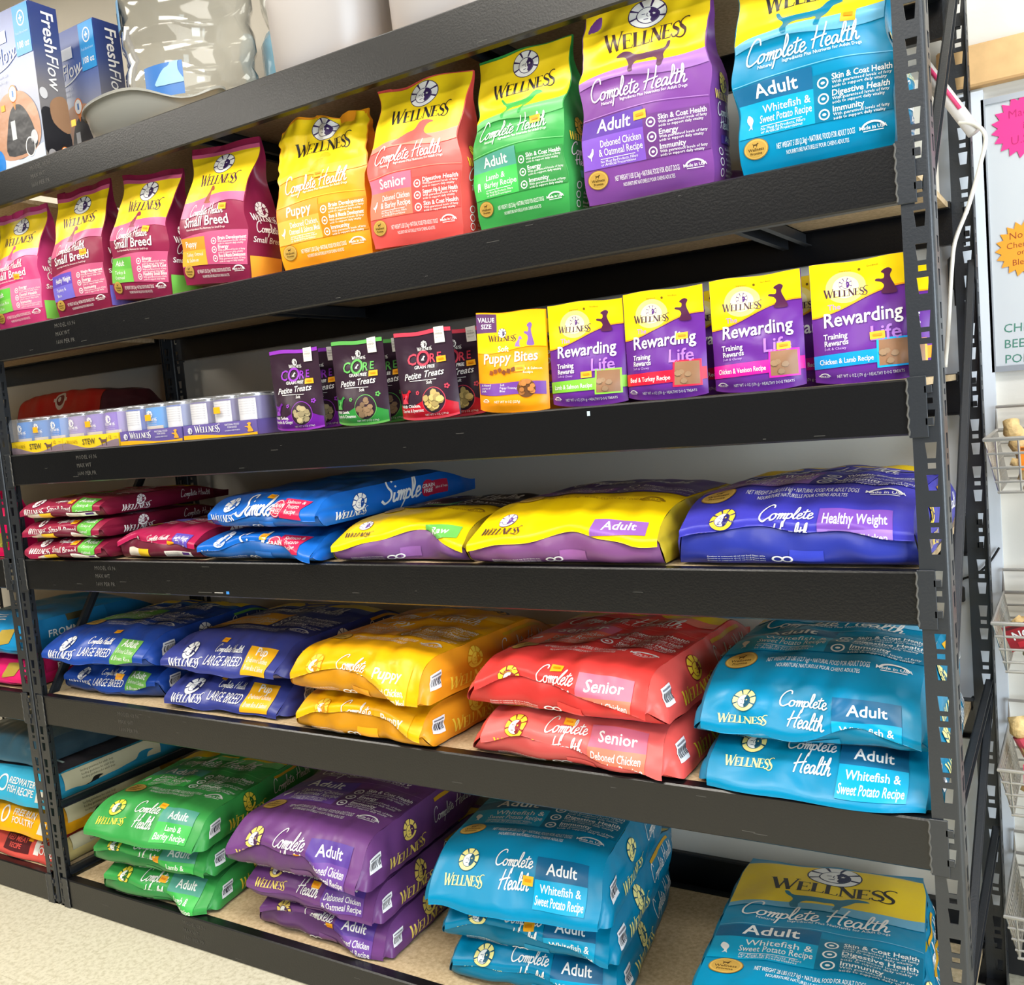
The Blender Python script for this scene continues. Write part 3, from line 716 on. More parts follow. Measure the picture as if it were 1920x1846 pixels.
# ------------------------------------------------------------------ room
def node_mat(name, build):
    m = bpy.data.materials.new(name); m.use_nodes = True
    build(m.node_tree, m.node_tree.nodes['Principled BSDF']); return m
def _floor(nt, b):
    tc = nt.nodes.new('ShaderNodeTexCoord'); n1 = nt.nodes.new('ShaderNodeTexNoise'); n2 = nt.nodes.new('ShaderNodeTexNoise')
    n1.inputs['Scale'].default_value = 75; n1.inputs['Detail'].default_value = 4; n1.inputs['Roughness'].default_value = 0.7
    n2.inputs['Scale'].default_value = 4
    nt.links.new(tc.outputs['Object'], n1.inputs['Vector']); nt.links.new(tc.outputs['Object'], n2.inputs['Vector'])
    r = nt.nodes.new('ShaderNodeValToRGB'); e = r.color_ramp.elements
    e[0].position = 0.30; e[0].color = (lin(188), lin(179), lin(152), 1); e[1].position = 0.56; e[1].color = (lin(220), lin(213), lin(190), 1)
    nt.links.new(n1.outputs['Fac'], r.inputs['Fac'])
    br = nt.nodes.new('ShaderNodeTexBrick'); br.offset = 0.0; br.inputs['Scale'].default_value = 1.0
    br.inputs['Mortar Size'].default_value = 0.0015; br.inputs['Brick Width'].default_value = 0.305; br.inputs['Row Height'].default_value = 0.305
    br.inputs['Color1'].default_value = (1, 1, 1, 1); br.inputs['Color2'].default_value = (0.97, 0.97, 0.97, 1); br.inputs['Mortar'].default_value = (0.86, 0.85, 0.82, 1)
    nt.links.new(tc.outputs['Object'], br.inputs['Vector'])
    mx = nt.nodes.new('ShaderNodeMix'); mx.data_type = 'RGBA'; mx.blend_type = 'MULTIPLY'; mx.inputs[0].default_value = 1.0
    nt.links.new(r.outputs['Color'], mx.inputs[6]); nt.links.new(br.outputs['Color'], mx.inputs[7])
    nt.links.new(mx.outputs[2], b.inputs['Base Color'])
    b.inputs['Roughness'].default_value = 0.5
M_FLOOR = node_mat('speckled_tile', _floor)
M_WALL = mat((228, 222, 210), 0.8, 0, 'paint', 0.05, 60, 0.3)
M_WALLB = mat((206, 208, 212), 0.8, 0, 'paint', 0.05, 60, 0.3)
M_CEIL = mat((225, 222, 214), 0.9, 0, 'paint', 0.05, 30, 0.2)
M_BLACK = mat((30, 30, 32), 0.5, 0, 'plastic', 0.03, 80)
M_STEEL = mat((14, 14, 16), 0.30, 0.0, 'steel', 0.05, 220, 0.58)
M_STEEL2 = mat((30, 34, 40), 0.40, 0.0, 'steel', 0.05, 220, 0.8)
M_SCUFF = mat((84, 82, 78), 0.6, 0, 'plain')
def _board(nt, b):
    tc = nt.nodes.new('ShaderNodeTexCoord'); n1 = nt.nodes.new('ShaderNodeTexNoise'); n1.inputs['Scale'].default_value = 120; n1.inputs['Detail'].default_value = 5
    nt.links.new(tc.outputs['Object'], n1.inputs['Vector'])
    r = nt.nodes.new('ShaderNodeValToRGB'); e = r.color_ramp.elements
    e[0].position = 0.3; e[0].color = (lin(178), lin(152), lin(114), 1); e[1].position = 0.7; e[1].color = (lin(212), lin(188), lin(150), 1)
    nt.links.new(n1.outputs['Fac'], r.inputs['Fac']); nt.links.new(r.outputs['Color'], b.inputs['Base Color']); b.inputs['Roughness'].default_value = 0.7
M_BOARD = node_mat('particle_board', _board)

def slab(name, a, b, m, bev=0.0):
    k = MB(); k.box(a, b, m, bev); o = k.build(name); return tag(o, kind='structure')
slab('floor', (-7, -3.8, -0.1), (7, 0.9, 0.0), M_FLOOR)
slab('wall_back', (-7, 0.72, 0.0), (7, 0.9, 3.2), M_WALL)
slab('wall_front_standin', (-7, -3.9, 0.0), (7, -3.8, 3.2), mat((38, 38, 42), 0.8, 0, 'paint', 0.05, 20))  # unseen stand-in for opposite shelving, set close and dark for the beams' reflections
slab('wall_left', (-7.1, -3.8, 0.0), (-7, 0.72, 3.2), M_WALLB)
slab('wall_right', (7, -3.8, 0.0), (7.1, 0.72, 3.2), M_WALLB)
slab('ceiling', (-7, -3.8, 3.2), (7, 0.72, 3.3), M_CEIL)
slab('baseboard_back', (-7, 0.70, 0.0), (7, 0.72, 0.15), M_BLACK, 0.003)
slab('trim_1', (2.42, 0.685, 1.968), (4.4, 0.72, 2.052), mat((222, 178, 122), 0.6, 0, 'wood', 0.08, 30, 0.4, var=0.08), 0.004)
slab('trim_2', (2.40, 0.700, 0.15), (2.505, 0.72, 1.96), mat((222, 226, 232), 0.6, 0, 'paint', 0.04, 30))

# ------------------------------------------------------------------ racks
LV = [2.156, 1.734, 1.375, 1.069, 0.659, 0.089]
BH = 0.0885
def plate(mb, o, ud, vd, nd, width, z0, z1, uc, m, phase=0.0, th=0.0022):
    """perforated strip of an upright, with tapered slots and small square holes"""
    o = Vector(o); ud = Vector(ud); vd = Vector(vd); nd = Vector(nd)
    P = lambda u, v: o + ud*u + vd*v
    holes = []; v = z0 + 0.03 + phase; k = 0
    while v < z1 - 0.04:
        holes.append((v, v+0.025, 0.0125, 0.0175)); 
        if k % 2 == 1: holes.append((v+0.0345, v+0.0435, 0.012, 0.012))
        v += 0.0508; k += 1
    prev = z0
    for a, b, wb, wt in holes:
        mb.prism([P(0, prev), P(width, prev), P(width, a), P(0, a)], nd, th, m)
        mb.prism([P(0, a), P(uc-wb/2, a), P(uc-wt/2, b), P(0, b)], nd, th, m)
        mb.prism([P(uc+wb/2, a), P(width, a), P(width, b), P(uc+wt/2, b)], nd, th, m)
        prev = b
    mb.prism([P(0, prev), P(width, prev), P(width, z1), P(0, z1)], nd, th, m)
def upright(parent, xin, sgn, yface, ysgn, z1=2.42, wid=0.046, dep=0.045, m=None):
    """angle post: perforated face plus perforated flank, rounded outer corner"""
    m = m or M_STEEL2
    mb = MB(); r = 0.007
    xo = xin + sgn*(wid)
    plate(mb, (xin, yface, 0), (sgn, 0, 0), (0, 0, 1), (0, ysgn, 0), wid - r, 0, z1, 0.026, m)
    plate(mb, (xo, yface + ysgn*r, 0), (0, ysgn, 0), (0, 0, 1), (-sgn, 0, 0), dep - r, 0, z1, 0.022, m, 0.012)
    arc = [(xo - sgn*r + sgn*r*math.sin(a), yface + ysgn*r - ysgn*r*math.cos(a)) for a in np.linspace(0, math.pi/2, 6)]
    V = [(x, y, 0) for x, y in arc] + [(x, y, z1) for x, y in arc]
    mb.add(V, [(i, i+1, i+7, i+6) for i in range(5)], m)
    mb.box((min(xin, xo), min(yface, yface+ysgn*dep), 0.0), (max(xin, xo), max(yface, yface+ysgn*dep), 0.006), M_BLACK)
    return mb.build('upright', parent)
def beam(parent, top, x0, x1, y, ys, conn=(True, True), words=None, marks=()):
    mb = MB(); b = top - BH; g = lambda k: y + ys*k
    prof = [(g(0.003), top), (g(0.028), top), (g(0.028), top-0.014), (g(0.046), top-0.014), (g(0.046), top-0.0165), (g(0.0255), top-0.0165), (g(0.0255), top-0.0025), (g(0.004), top-0.0025),
            (g(0.0025), top-0.005), (g(0.0025), b+0.004), (g(0.022), b+0.0025), (g(0.022), b), (g(0.003), b), (g(0.0), b+0.003), (g(0.0), top-0.003)]
    if ys < 0: prof = prof[::-1]
    mb.extrude_x(prof, x0, x1, M_STEEL)
    if words:
        for k, (t, dz) in enumerate((('MODEL 03.96', -0.020), ('MAX WT', -0.042), ('1600 PER PR', -0.064))):
            V, T = text2d(t, 0.0, 0, 1); V = V*0.011
            mb.add([(words + v[0], y - 0.0006, top + dz - 0.006 + v[1]) for v in V], [tuple(q) for q in T], M_SCUFF)
    for (mx, mz, mw, mh, mc) in marks:
        mb.box((mx, y - 0.0005, mz), (mx+mw, y + 0.0005, mz+mh), mc)
    o = mb.build('beam', parent)
    for i, (xc, c) in enumerate(((x0, conn[0]), (x1, conn[1]))):
        if not c: continue
        k = MB(); sg = -1 if i == 0 else 1
        a, e = sorted((xc - sg*0.004, xc + sg*0.024)); yy = sorted((g(-0.0035), g(0.0)))
        k.box((a, yy[0], b-0.004), (e, yy[1], top+0.003), M_STEEL2, 0.0008)
        w = [Vector((xc - sg*0.004 + 0.0012*math.sin(j*2.1), g(-0.003), b + (top-b)*j/14)) for j in range(15)]
        k.tube(w, 0.0017, M_SCUFF if y < 0.3 else M_STEEL2, 6)
        for zz in (top-0.012, top-0.062):
            q = sorted((xc + sg*0.020, xc + sg*0.032)); k.box((q[0], yy[0], zz-0.012), (q[1], yy[1]+0.001, zz), M_STEEL2, 0.0008)
        k.build('beam_connector', o)
    return o
def board(parent, top, x0, x1):
    k = MB(); k.box((x0, 0.030, top-0.014), (x1, 0.632, top-0.0015), M_BOARD); return k.build('shelf_board', parent)
def channel(parent, top, x):
    k = MB(); z1 = top-0.0165; z0 = z1-0.030
    k.box((x, 0.03, z0), (x+0.002, 0.63, z1), M_STEEL2); k.box((x+0.040, 0.03, z0), (x+0.042, 0.63, z1), M_STEEL2)
    k.box((x, 0.03, z1-0.002), (x+0.042, 0.63, z1), M_STEEL2); k.box((x-0.012, 0.03, z0), (x, 0.63, z0+0.002), M_STEEL2); k.box((x+0.042, 0.03, z0), (x+0.054, 0.63, z0+0.002), M_STEEL2)
    return k.build('board_support', parent)
def strut(parent, x, a, b, w=0.024):
    """flat side brace between front and rear posts: a, b are (y, z)"""
    k = MB(); d = Vector((0, b[0]-a[0], b[1]-a[1])).normalized(); n = Vector((0, -d.z, d.y)) * w/2
    A = Vector((x, *a)); B = Vector((x, *b))
    k.prism([A+n, B+n, B-n, A-n], (1, 0, 0), 0.003, M_STEEL2); k.prism([A+n, B+n, B+n*0.85, A+n*0.85], (1, 0, 0), 0.014, M_STEEL2); k.prism([A-n, B-n, B-n*0.85, A-n*0.85], (1, 0, 0), 0.014, M_STEEL2)
    return k.build('side_brace', parent)
W = 2.44
rack = tag(empty('storage_rack', (0, 0, 0)), 'tall black steel boltless storage rack holding rows of dog food bags', 'storage rack')
upright(rack, 0.0, -1, 0.0, 1); upright(rack, W, 1, 0.0, 1)
upright(rack, 0.0, -1, 0.66, -1); upright(rack, W, 1, 0.66, -1)
SK = (196, 192, 186)
for i, z in enumerate(LV):
    mk = []
    rr = random.Random(i)
    for _ in range(9): mk.append((rr.uniform(0.1, 2.3), z - rr.uniform(0.01, 0.085), rr.uniform(0.004, 0.03), 0.0008, M_SCUFF))
    if i == 3: mk += [(0.842, z-0.080, 0.010, 0.007, mat((60, 140, 220))), (0.80, z-0.078, 0.03, 0.002, mat(SK)), (0.74, z-0.078, 0.05, 0.0015, M_SCUFF)]
    if i == 2: mk += [(1.875, z-0.018, 0.006, 0.009, mat((190, 205, 215)))]
    beam(rack, z, 0.0, W, 0.0, 1, words=(0.27 + 0.02*i) if i != 5 else 0.52, marks=mk)
    beam(rack, z, 0.0, W, 0.66, -1)
    board(rack, z, 0.004, W-0.004)
    for x in ((0.81, 2.10) if i == 1 else (0.8, 1.62)): channel(rack, z, x)
for x in (W+0.028,):
    strut(rack, x, (0.03, 0.86), (0.64, 1.60)); strut(rack, x, (0.03, 0.665), (0.63, 0.70)); strut(rack, x, (0.03, 0.33), (0.63, 0.37)); strut(rack, x, (0.03, 1.66), (0.63, 2.2)); strut(rack, x, (0.03, 0.345), (0.63, 0.69))
strut(rack, -0.03, (0.03, 0.31), (0.63, 0.31)); strut(rack, -0.03, (0.03, 0.62), (0.62, 1.52)); strut(rack, -0.03, (0.03, 0.10), (0.63, 0.10))
rack2 = tag(empty('storage_rack', (-1.36, 0, 0)), 'neighbouring black steel storage rack at the left edge', 'storage rack')
upright(rack2, -0.098, 1, 0.0, 1, wid=0.044); upright(rack2, -0.098, 1, 0.66, -1, wid=0.044); upright(rack2, -1.30, -1, 0.0, 1); upright(rack2, -1.30, -1, 0.66, -1)
for i, z in enumerate(LV):
    beam(rack2, z, -1.30, -0.098, 0.0, 1); beam(rack2, z, -1.30, -0.098, 0.66, -1); board(rack2, z, -1.296, -0.102)
for o in rack2.children: o.location.x += 1.36

# ------------------------------------------------------------------ dog food bags standing on the second shelf
GS = 'dog food bags standing on the second shelf'
Z2 = LV[1] + 0.001
def stand2(*a, **k): return standing_bag(*a, group=GS, **k)
stand2('bright pink toy breed bag at the far left end of the second shelf', TOY, 0.080, 0.085, Z2, 0.215, 0.10, 0.335, 0.04, -0.03, -0.02, seed=3, sticker_at=(0.12, 0.40))
stand2('burgundy small breed bag with a violet block, beside the bright pink bag', SBHW, 0.368, 0.085, Z2, 0.215, 0.10, 0.345, 0.05, -0.02, -0.02, seed=5, pinch=0.09, sticker_at=(0.20, 0.45))
stand2('burgundy small breed bag with a green block, standing between two burgundy bags', SBAD, 0.617, 0.085, Z2, 0.226, 0.105, 0.318, -0.02, 0.0, 0.10, seed=8, pinch=0.08, sticker_at=(0.2, 0.53))
stand2('burgundy small breed bag with an orange block, left of the crumpled yellow bag', SBPUP, 0.895, 0.085, Z2, 0.225, 0.11, 0.335, 0.0, 0.0, 0.09, seed=9, pinch=0.11, sticker_at=(0.22, 0.52))
stand2('crumpled yellow and orange puppy bag with its top squashed down', PUPPY, 1.235, 0.095, Z2, 0.245, 0.11, 0.335, 0.10, 0.0, -0.01, seed=12, pinch=0.04, wr=0.007, crumple=0.010, sticker_at=(0.02, 0.59))
stand2('salmon red senior bag with a resting dog, beside the crumpled yellow bag', SENIOR, 1.498, 0.085, Z2, 0.234, 0.11, 0.335, 0.0, 0.0, 0.05, seed=14, pinch=0.05, sticker_at=None)
stand2('green bag with a yellow top on the second shelf', GREEN, 1.756, 0.085, Z2, 0.216, 0.10, 0.335, -0.08, 0.0, 0.02, seed=17, pinch=0.03, sticker_at=(0.22, 0.555), slump=0.012)
stand2('light purple bag with a brown dog on the second shelf', PURPLE, 2.016, 0.080, Z2, 0.245, 0.10, 0.350, 0.02, 0.06, 0.03, seed=19, pinch=0.04, sticker_at=(0.0, 0.39), slump=0.010, crumple=0.004)
stand2('blue whitefish bag with a yellow top at the right end of the second shelf', TEAL, 2.308, 0.075, Z2, 0.245, 0.09, 0.345, 0.05, 0.02, 0.0, seed=21, pinch=0.03, sticker_at=(0.27, 0.62), slump=0.012)
stand2('burgundy bag half hidden behind the small breed bag with the orange block', SBPUP, 1.085, 0.24, Z2, 0.225, 0.10, 0.32, 0.1, 0, 0, seed=31)
stand2('burgundy bag half hidden behind the small breed bag with the violet block', SBHW, 0.47, 0.24, Z2, 0.22, 0.10, 0.31, 0.0, 0, 0, seed=32)
stand2('blue and yellow bag standing behind the right end blue whitefish bag', TEAL, 2.300, 0.225, Z2, 0.245, 0.10, 0.345, -0.12, 0.0, 0.0, seed=33)
lying_bag('dark purple bag lying flat behind the gap beside the light purple bag', PURPLE, 2.064, 0.20, Z2, 0.16, 0.20, 0.07, 0.0, hem=((-1,.5),(1,.5)), seed=34, group='dog food bags lying on the shelves', ys=0.06, art=None, bar=0, side_art=False)

# ------------------------------------------------------------------ treat pouches on the third shelf
Z3 = LV[2] + 0.001
def pouch(label, x, y, w, h, d, art, base, yaw=0.0, lean=0.0, roll=0.0, seed=1, group=None, top=None, extra=None, st=None, tagat=None, z=None, curl=0.0):
    root = empty('treat_pouch', (x, y, z or Z3), yaw, lean, roll); tag(root, label, 'treat pouch', group)
    W1 = Wrinkle(seed, 6, (18, 60))
    def shp(x_, q, sg):
        u = np.clip(x_/(w/2), -1, 1); v = np.clip(q/h, 0, 1)
        lens = 1 - np.abs(u)**3; th = d/2*lens*(1 - sstep(0.12, 0.86, v)*0.97)*(0.72 + 0.28*sstep(0, 0.12, v))
        Y = -th + 0.0022*W1(x_, q)*(1-np.abs(u)**6)*(1 - 0.6*sstep(0.6, 1, v)) - curl*(v**2)*u
        Z = q + 0.0016*np.sin(u*4+seed)*sstep(.8, 1, v) + 0.006*(1-lens)*np.exp(-(v/0.06)**2)
        if sg < 0: Y = Y + 2*th + 0.0006
        return np.stack([x_, Y, Z], 1)
    front = lambda x_, q: shp(x_, q, 1.0)
    back = lambda x_, q: shp(-x_, q, -1.0)
    A = Art(); art(A, w, h)
    panel('front_panel', front, -w/2, w/2, 0, h, film(base), A, root, 30, 34)
    panel('back_panel', back, -w/2, w/2, 0, h, film(sh(base, 0.9)), None, root, 16, 20)
    if tagat:
        TA = Art(); micro(TA, 'Finally a', 0, 0.006, 0.003, (120,120,120), 0.02, 'C'); micro(TA, 'WINNER', 0, 0.0, 0.0035, (90,90,90), 0.02, 'C'); micro(TA, 'approved', 0, -0.006, 0.003, (120,120,120), 0.02, 'C')
        f = lambda a, b: front(tagat[0]*w + a, tagat[1]*h + b - 0.0*b) + np.array([0, -0.0025, 0.0])
        panel('paper_tag', f, -0.0125, 0.0125, -0.016, 0.016, mat((236, 230, 222), 0.6), TA, root, 3, 4)
    if extra: extra(front, root, w, h)
    if st: sticker(front, st[0]*w, st[1]*h, root, 0.022, 0.012, 1.0, 0.05)
    return root
def nuggets(front, root, cx, cy, rx, ry, cols, n, seed, name='clear_window'):
    """clear window with the biscuits showing"""
    r = random.Random(seed); A = Art()
    A.disc(cx, cy, rx, cols[0], 2, ry)
    for k in range(n):
        a = r.uniform(0, 6.28); q = math.sqrt(r.random())*0.78
        x = cx + rx*q*math.cos(a); y = cy + ry*q*math.sin(a); s = min(rx, ry)*r.uniform(0.24, 0.34)
        P = [(x + s*(1+0.25*r.random())*math.cos(t), y + s*(0.85+0.25*r.random())*math.sin(t)) for t in np.arange(7)*6.283/7]
        A.put(poly2d([(p[0]*1.0, p[1]-s*0.12) for p in P]), 0, 0, 1, sh(cols[1], 0.6), 3 + 2*(k % 8)); A.put(poly2d(P), 0, 0, 1, sh(cols[1], r.uniform(0.85, 1.15)), 4 + 2*(k % 8))  # darker copy set lower paints the shade under each biscuit
    f = lambda a, b: front(a, b) + np.array([0, -0.0012, 0])
    return panel(name, f, cx-rx*0.5, cx+rx*0.5, cy-ry*0.5, cy+ry*0.5, mat(cols[0], 0.3), A, root, 4, 4) if False else _window(name, f, A, root, cols, cx, cy, rx, ry)
def _window(name, f, A, root, cols, cx, cy, rx, ry):
    V = []; F = []; FM = []; mats = []; n = 0
    for v2, t2, col, layer in A.items:
        V2, T2 = subdivide(v2, t2, 0.008); P = f(V2[:, 0], V2[:, 1]) + surf_normal(f, V2[:, 0], V2[:, 1], 1.0)*(0.0002*layer)
        V.append(P); m = mat(col, 0.4)
        if m not in mats: mats.append(m)
        for a, b, c in T2:
            A0, B0, C0 = V2[a], V2[b], V2[c]; cr = (B0[0]-A0[0])*(C0[1]-A0[1])-(B0[1]-A0[1])*(C0[0]-A0[0])
            if cr < 0: b, c = c, b
            F.append((a+n, b+n, c+n)); FM.append(mats.index(m))
        n += len(V2)
    return mesh_object(name, np.concatenate(V), F, FM, mats, root, True)
DK = (54, 36, 50)
def core_art(c1, c2, protein, veg):
    def f(A, w, h):
        A.rect(-w*.49, h*0.955, w*.49, h*0.998, c1, 1)
        A.emblem(0.02*w, 0.845*h, 0.055*w, DK, WHITE, WHITE, 3); A.wordmark(0.02*w, 0.775*h, 0.26*w, WHITE)
        A.text('C', -0.20*w, 0.625*h, 0.125*h, c1, 'C', 0.02); A.ring(-0.01*w, 0.69*h, 0.095*w, 0.035*w, c1, 3); A.dog('sit', -0.045*w, 0.665*h, 0.07*w, 0.05*h, WHITE, 4)
        A.text('R', 0.155*w, 0.635*h, 0.10*h, c1, 'C', 0.02); A.text('E', 0.27*w, 0.65*h, 0.09*h, c1, 'C', 0.02)
        A.text('GRAIN FREE', 0.02*w, 0.575*h, 0.036*h, WHITE, 'C', 0.02, 0, 3, 0, 0.4*w)
        A.text('Petite Treats', 0.0, 0.475*h, 0.072*h, WHITE, 'C', 0.01, 0.3, 3, 0.06, 0.72*w); A.rect(-0.24*w, 0.443*h, 0.22*w, 0.449*h, WHITE, 3)
        A.band(-w*.485, w*.485, lambda x: 0.03*h+0*x, lambda x: 0.20*h + 0.05*h*np.sin(x/w*7+0.5), c2, 1); A.band(-w*.485, w*.485, lambda x: 0.005*h+0*x, lambda x: 0.035*h+0*x, c1, 2)
        A.text('Soft', 0.10*w, 0.40*h, 0.035*h, WHITE, 'C', 0.03)
        A.disc(0.16*w, 0.215*h, 0.185*w, c1, 2); A.disc(0.16*w, 0.215*h, 0.175*w, DK, 3)
        A.dog('stand', -0.42*w, 0.21*h, 0.2*w, 0.14*h, c2, 2); A.put(DOGS['lie'], -0.40*w, 0.2*h, 0.12*w, c1, 3)
        for k in range(5):
            a = k*1.257; A.disc(0.37*w+0.025*w*math.cos(a), 0.36*h+0.025*w*math.sin(a), 0.014*w, c1, 3, None, 8); A.disc(-0.1*w+0.02*w*math.cos(a), 0.31*h+0.02*w*math.sin(a), 0.011*w, c1, 3, None, 8)
        A.text(protein, -0.43*w, 0.15*h, 0.035*h, WHITE, 'L', 0.02, 0, 3, 0, 0.38*w); A.text(veg, -0.43*w, 0.10*h, 0.035*h, WHITE, 'L', 0.02, 0, 3, 0, 0.42*w)
        micro(A, 'NET WT 6 OZ (170g)', 0.0*w, 0.05*h, 0.022*h, WHITE, 0.4*w)
    return f
GT = 'treat pouches on the third shelf'
cores = [((150, 60, 190), (110, 30, 150), 'With Turkey,', 'Pumpkin & Ginger', 'purple topped dark treat pouch at the left of the dark pouches', 1.100, 0.02, (176, 160, 120)),
         ((100, 180, 90), (50, 140, 60), 'With Lamb,', 'Apple & Cinnamon', 'green topped dark treat pouch in the middle of the dark pouches', 1.292, -0.01, (140, 112, 84)),
         ((220, 70, 90), (190, 20, 40), 'With Chicken,', 'Cherries & Spearmint', 'red topped dark treat pouch at the right of the dark pouches', 1.478, 0.02, (196, 170, 104))]
for i, (c1, c2, p, v, lab, x, yw, nc) in enumerate(cores):
    ex = lambda f, r, w, h, nc=nc, i=i: nuggets(f, r, 0.16*w, 0.215*h, 0.15*w, 0.15*w, (60, 44, 40), nc, 15, 40+i) if False else nuggets(f, r, 0.16*w, 0.215*h, 0.15*w, 0.15*w, ((60, 44, 40), nc), 15, 40+i)
    pouch(lab, x, 0.055, 0.150, 0.188, 0.05, core_art(c1, c2, p, v), DK, yw, 0.05, (0.03, 0.03, 0.0)[i], 60+i, GT, extra=ex, st=((0.30, 0.60), (0.30, 0.60), (0.30, 0.66))[i], tagat=(0.30, 0.925))
    pouch(lab.replace(' at the ', ' tucked behind the one at the ').replace(' in the ', ' tucked behind the one in the '), x + (0.010, 0.012, 0.028)[i], 0.125, 0.150, 0.188, 0.045, core_art(c1, c2, p, v), DK, 0.0, 0.05, 0.0, 70+i, GT, extra=ex, st=(0.3, 0.6), tagat=(0.34, 0.925))
PUR = (104, 44, 146); PYEL = (254, 216, 10)
def puppy_art(A, w, h):
    A.band(-w*.49, w*.49, lambda x: 0.62*h + 0.03*h*np.sin(x/w*5), lambda x: 0.995*h+0*x, (252, 200, 20), 1)
    A.rect(-w*.495, 0.80*h, -w*0.20, 0.985*h, (104, 64, 110), 2); A.text('VALUE', -0.35*w, 0.905*h, 0.045*h, WHITE, 'C', 0.03, 0, 3, 0, 0.26*w); A.text('SIZE', -0.35*w, 0.84*h, 0.045*h, WHITE, 'C', 0.03, 0, 3, 0, 0.2*w)
    A.emblem(-0.12*w, 0.79*h, 0.06*w, (70, 40, 90), WHITE, None, 3); A.wordmark(-0.12*w, 0.71*h, 0.40*w, (80, 50, 60))
    A.dog('beg', 0.18*w, 0.66*h, 0.16*w, 0.22*h, (140, 100, 180), 2); A.dog('sit', 0.06*w, 0.65*h, 0.1*w, 0.1*h, (160, 120, 190), 2)
    A.text('Soft', -0.10*w, 0.605*h, 0.055*h, WHITE, 'C', 0.02); A.text('Puppy Bites', 0.0, 0.50*h, 0.10*h, WHITE, 'C', 0.02, 0, 3, 0.04, 0.76*w)
    for k in range(6): A.put(poly2d([(-.5,-.4),(.4,-.5),(.5,.3),(-.3,.5)]), (-0.26+0.065*k)*w, (0.40+0.012*(k % 3))*h, 0.06*w, sh((150, 80, 40), 1-0.05*k), 3+k, 0.4*k)
    micro(A, 'Lamb & Salmon', 0.14*w, 0.42*h, 0.026*h, WHITE, 0.34*w); micro(A, 'Recipe', 0.2*w, 0.385*h, 0.026*h, WHITE, 0.2*w)
    A.band(-w*.47, w*.47, lambda x: 0.18*h + 0.008*h*np.sin(x/w*8), lambda x: 0.30*h + 0.01*h*np.sin(x/w*6), (120, 70, 160), 2)
    for k in range(3): micro(A, ('A Natural', 'source of', 'DHA')[k], -0.42*w, (0.265-0.03*k)*h, 0.022*h, WHITE, 0.2*w); micro(A, ('Soft', 'Puppy Training', 'Bites')[k], -0.12*w, (0.265-0.03*k)*h, 0.022*h, WHITE, 0.24*w)
    usa(A, -0.34*w, 0.11*h, 0.12*w); micro(A, 'NET WT 8 OZ (227g)', -0.2*w, 0.1*h, 0.022*h, WHITE, 0.5*w)
exp_ = lambda f, r, w, h: nuggets(f, r, 0.24*w, 0.24*h, 0.12*w, 0.09*h, ((110, 70, 40), (190, 120, 60)), 9, 5)
pouch('orange and yellow puppy bites pouch with a value size corner', 1.688, 0.050, 0.158, 0.200, 0.05, puppy_art, (255, 160, 20), 0.06, 0.03, 0.06, 81, GT, extra=exp_, st=(0.15, 0.435))
pouch('orange puppy bites pouch half hidden behind the value size pouch', 1.755, 0.13, 0.158, 0.185, 0.05, puppy_art, (226, 140, 24), 0.0, 0.03, 0.0, 82, GT, extra=exp_)
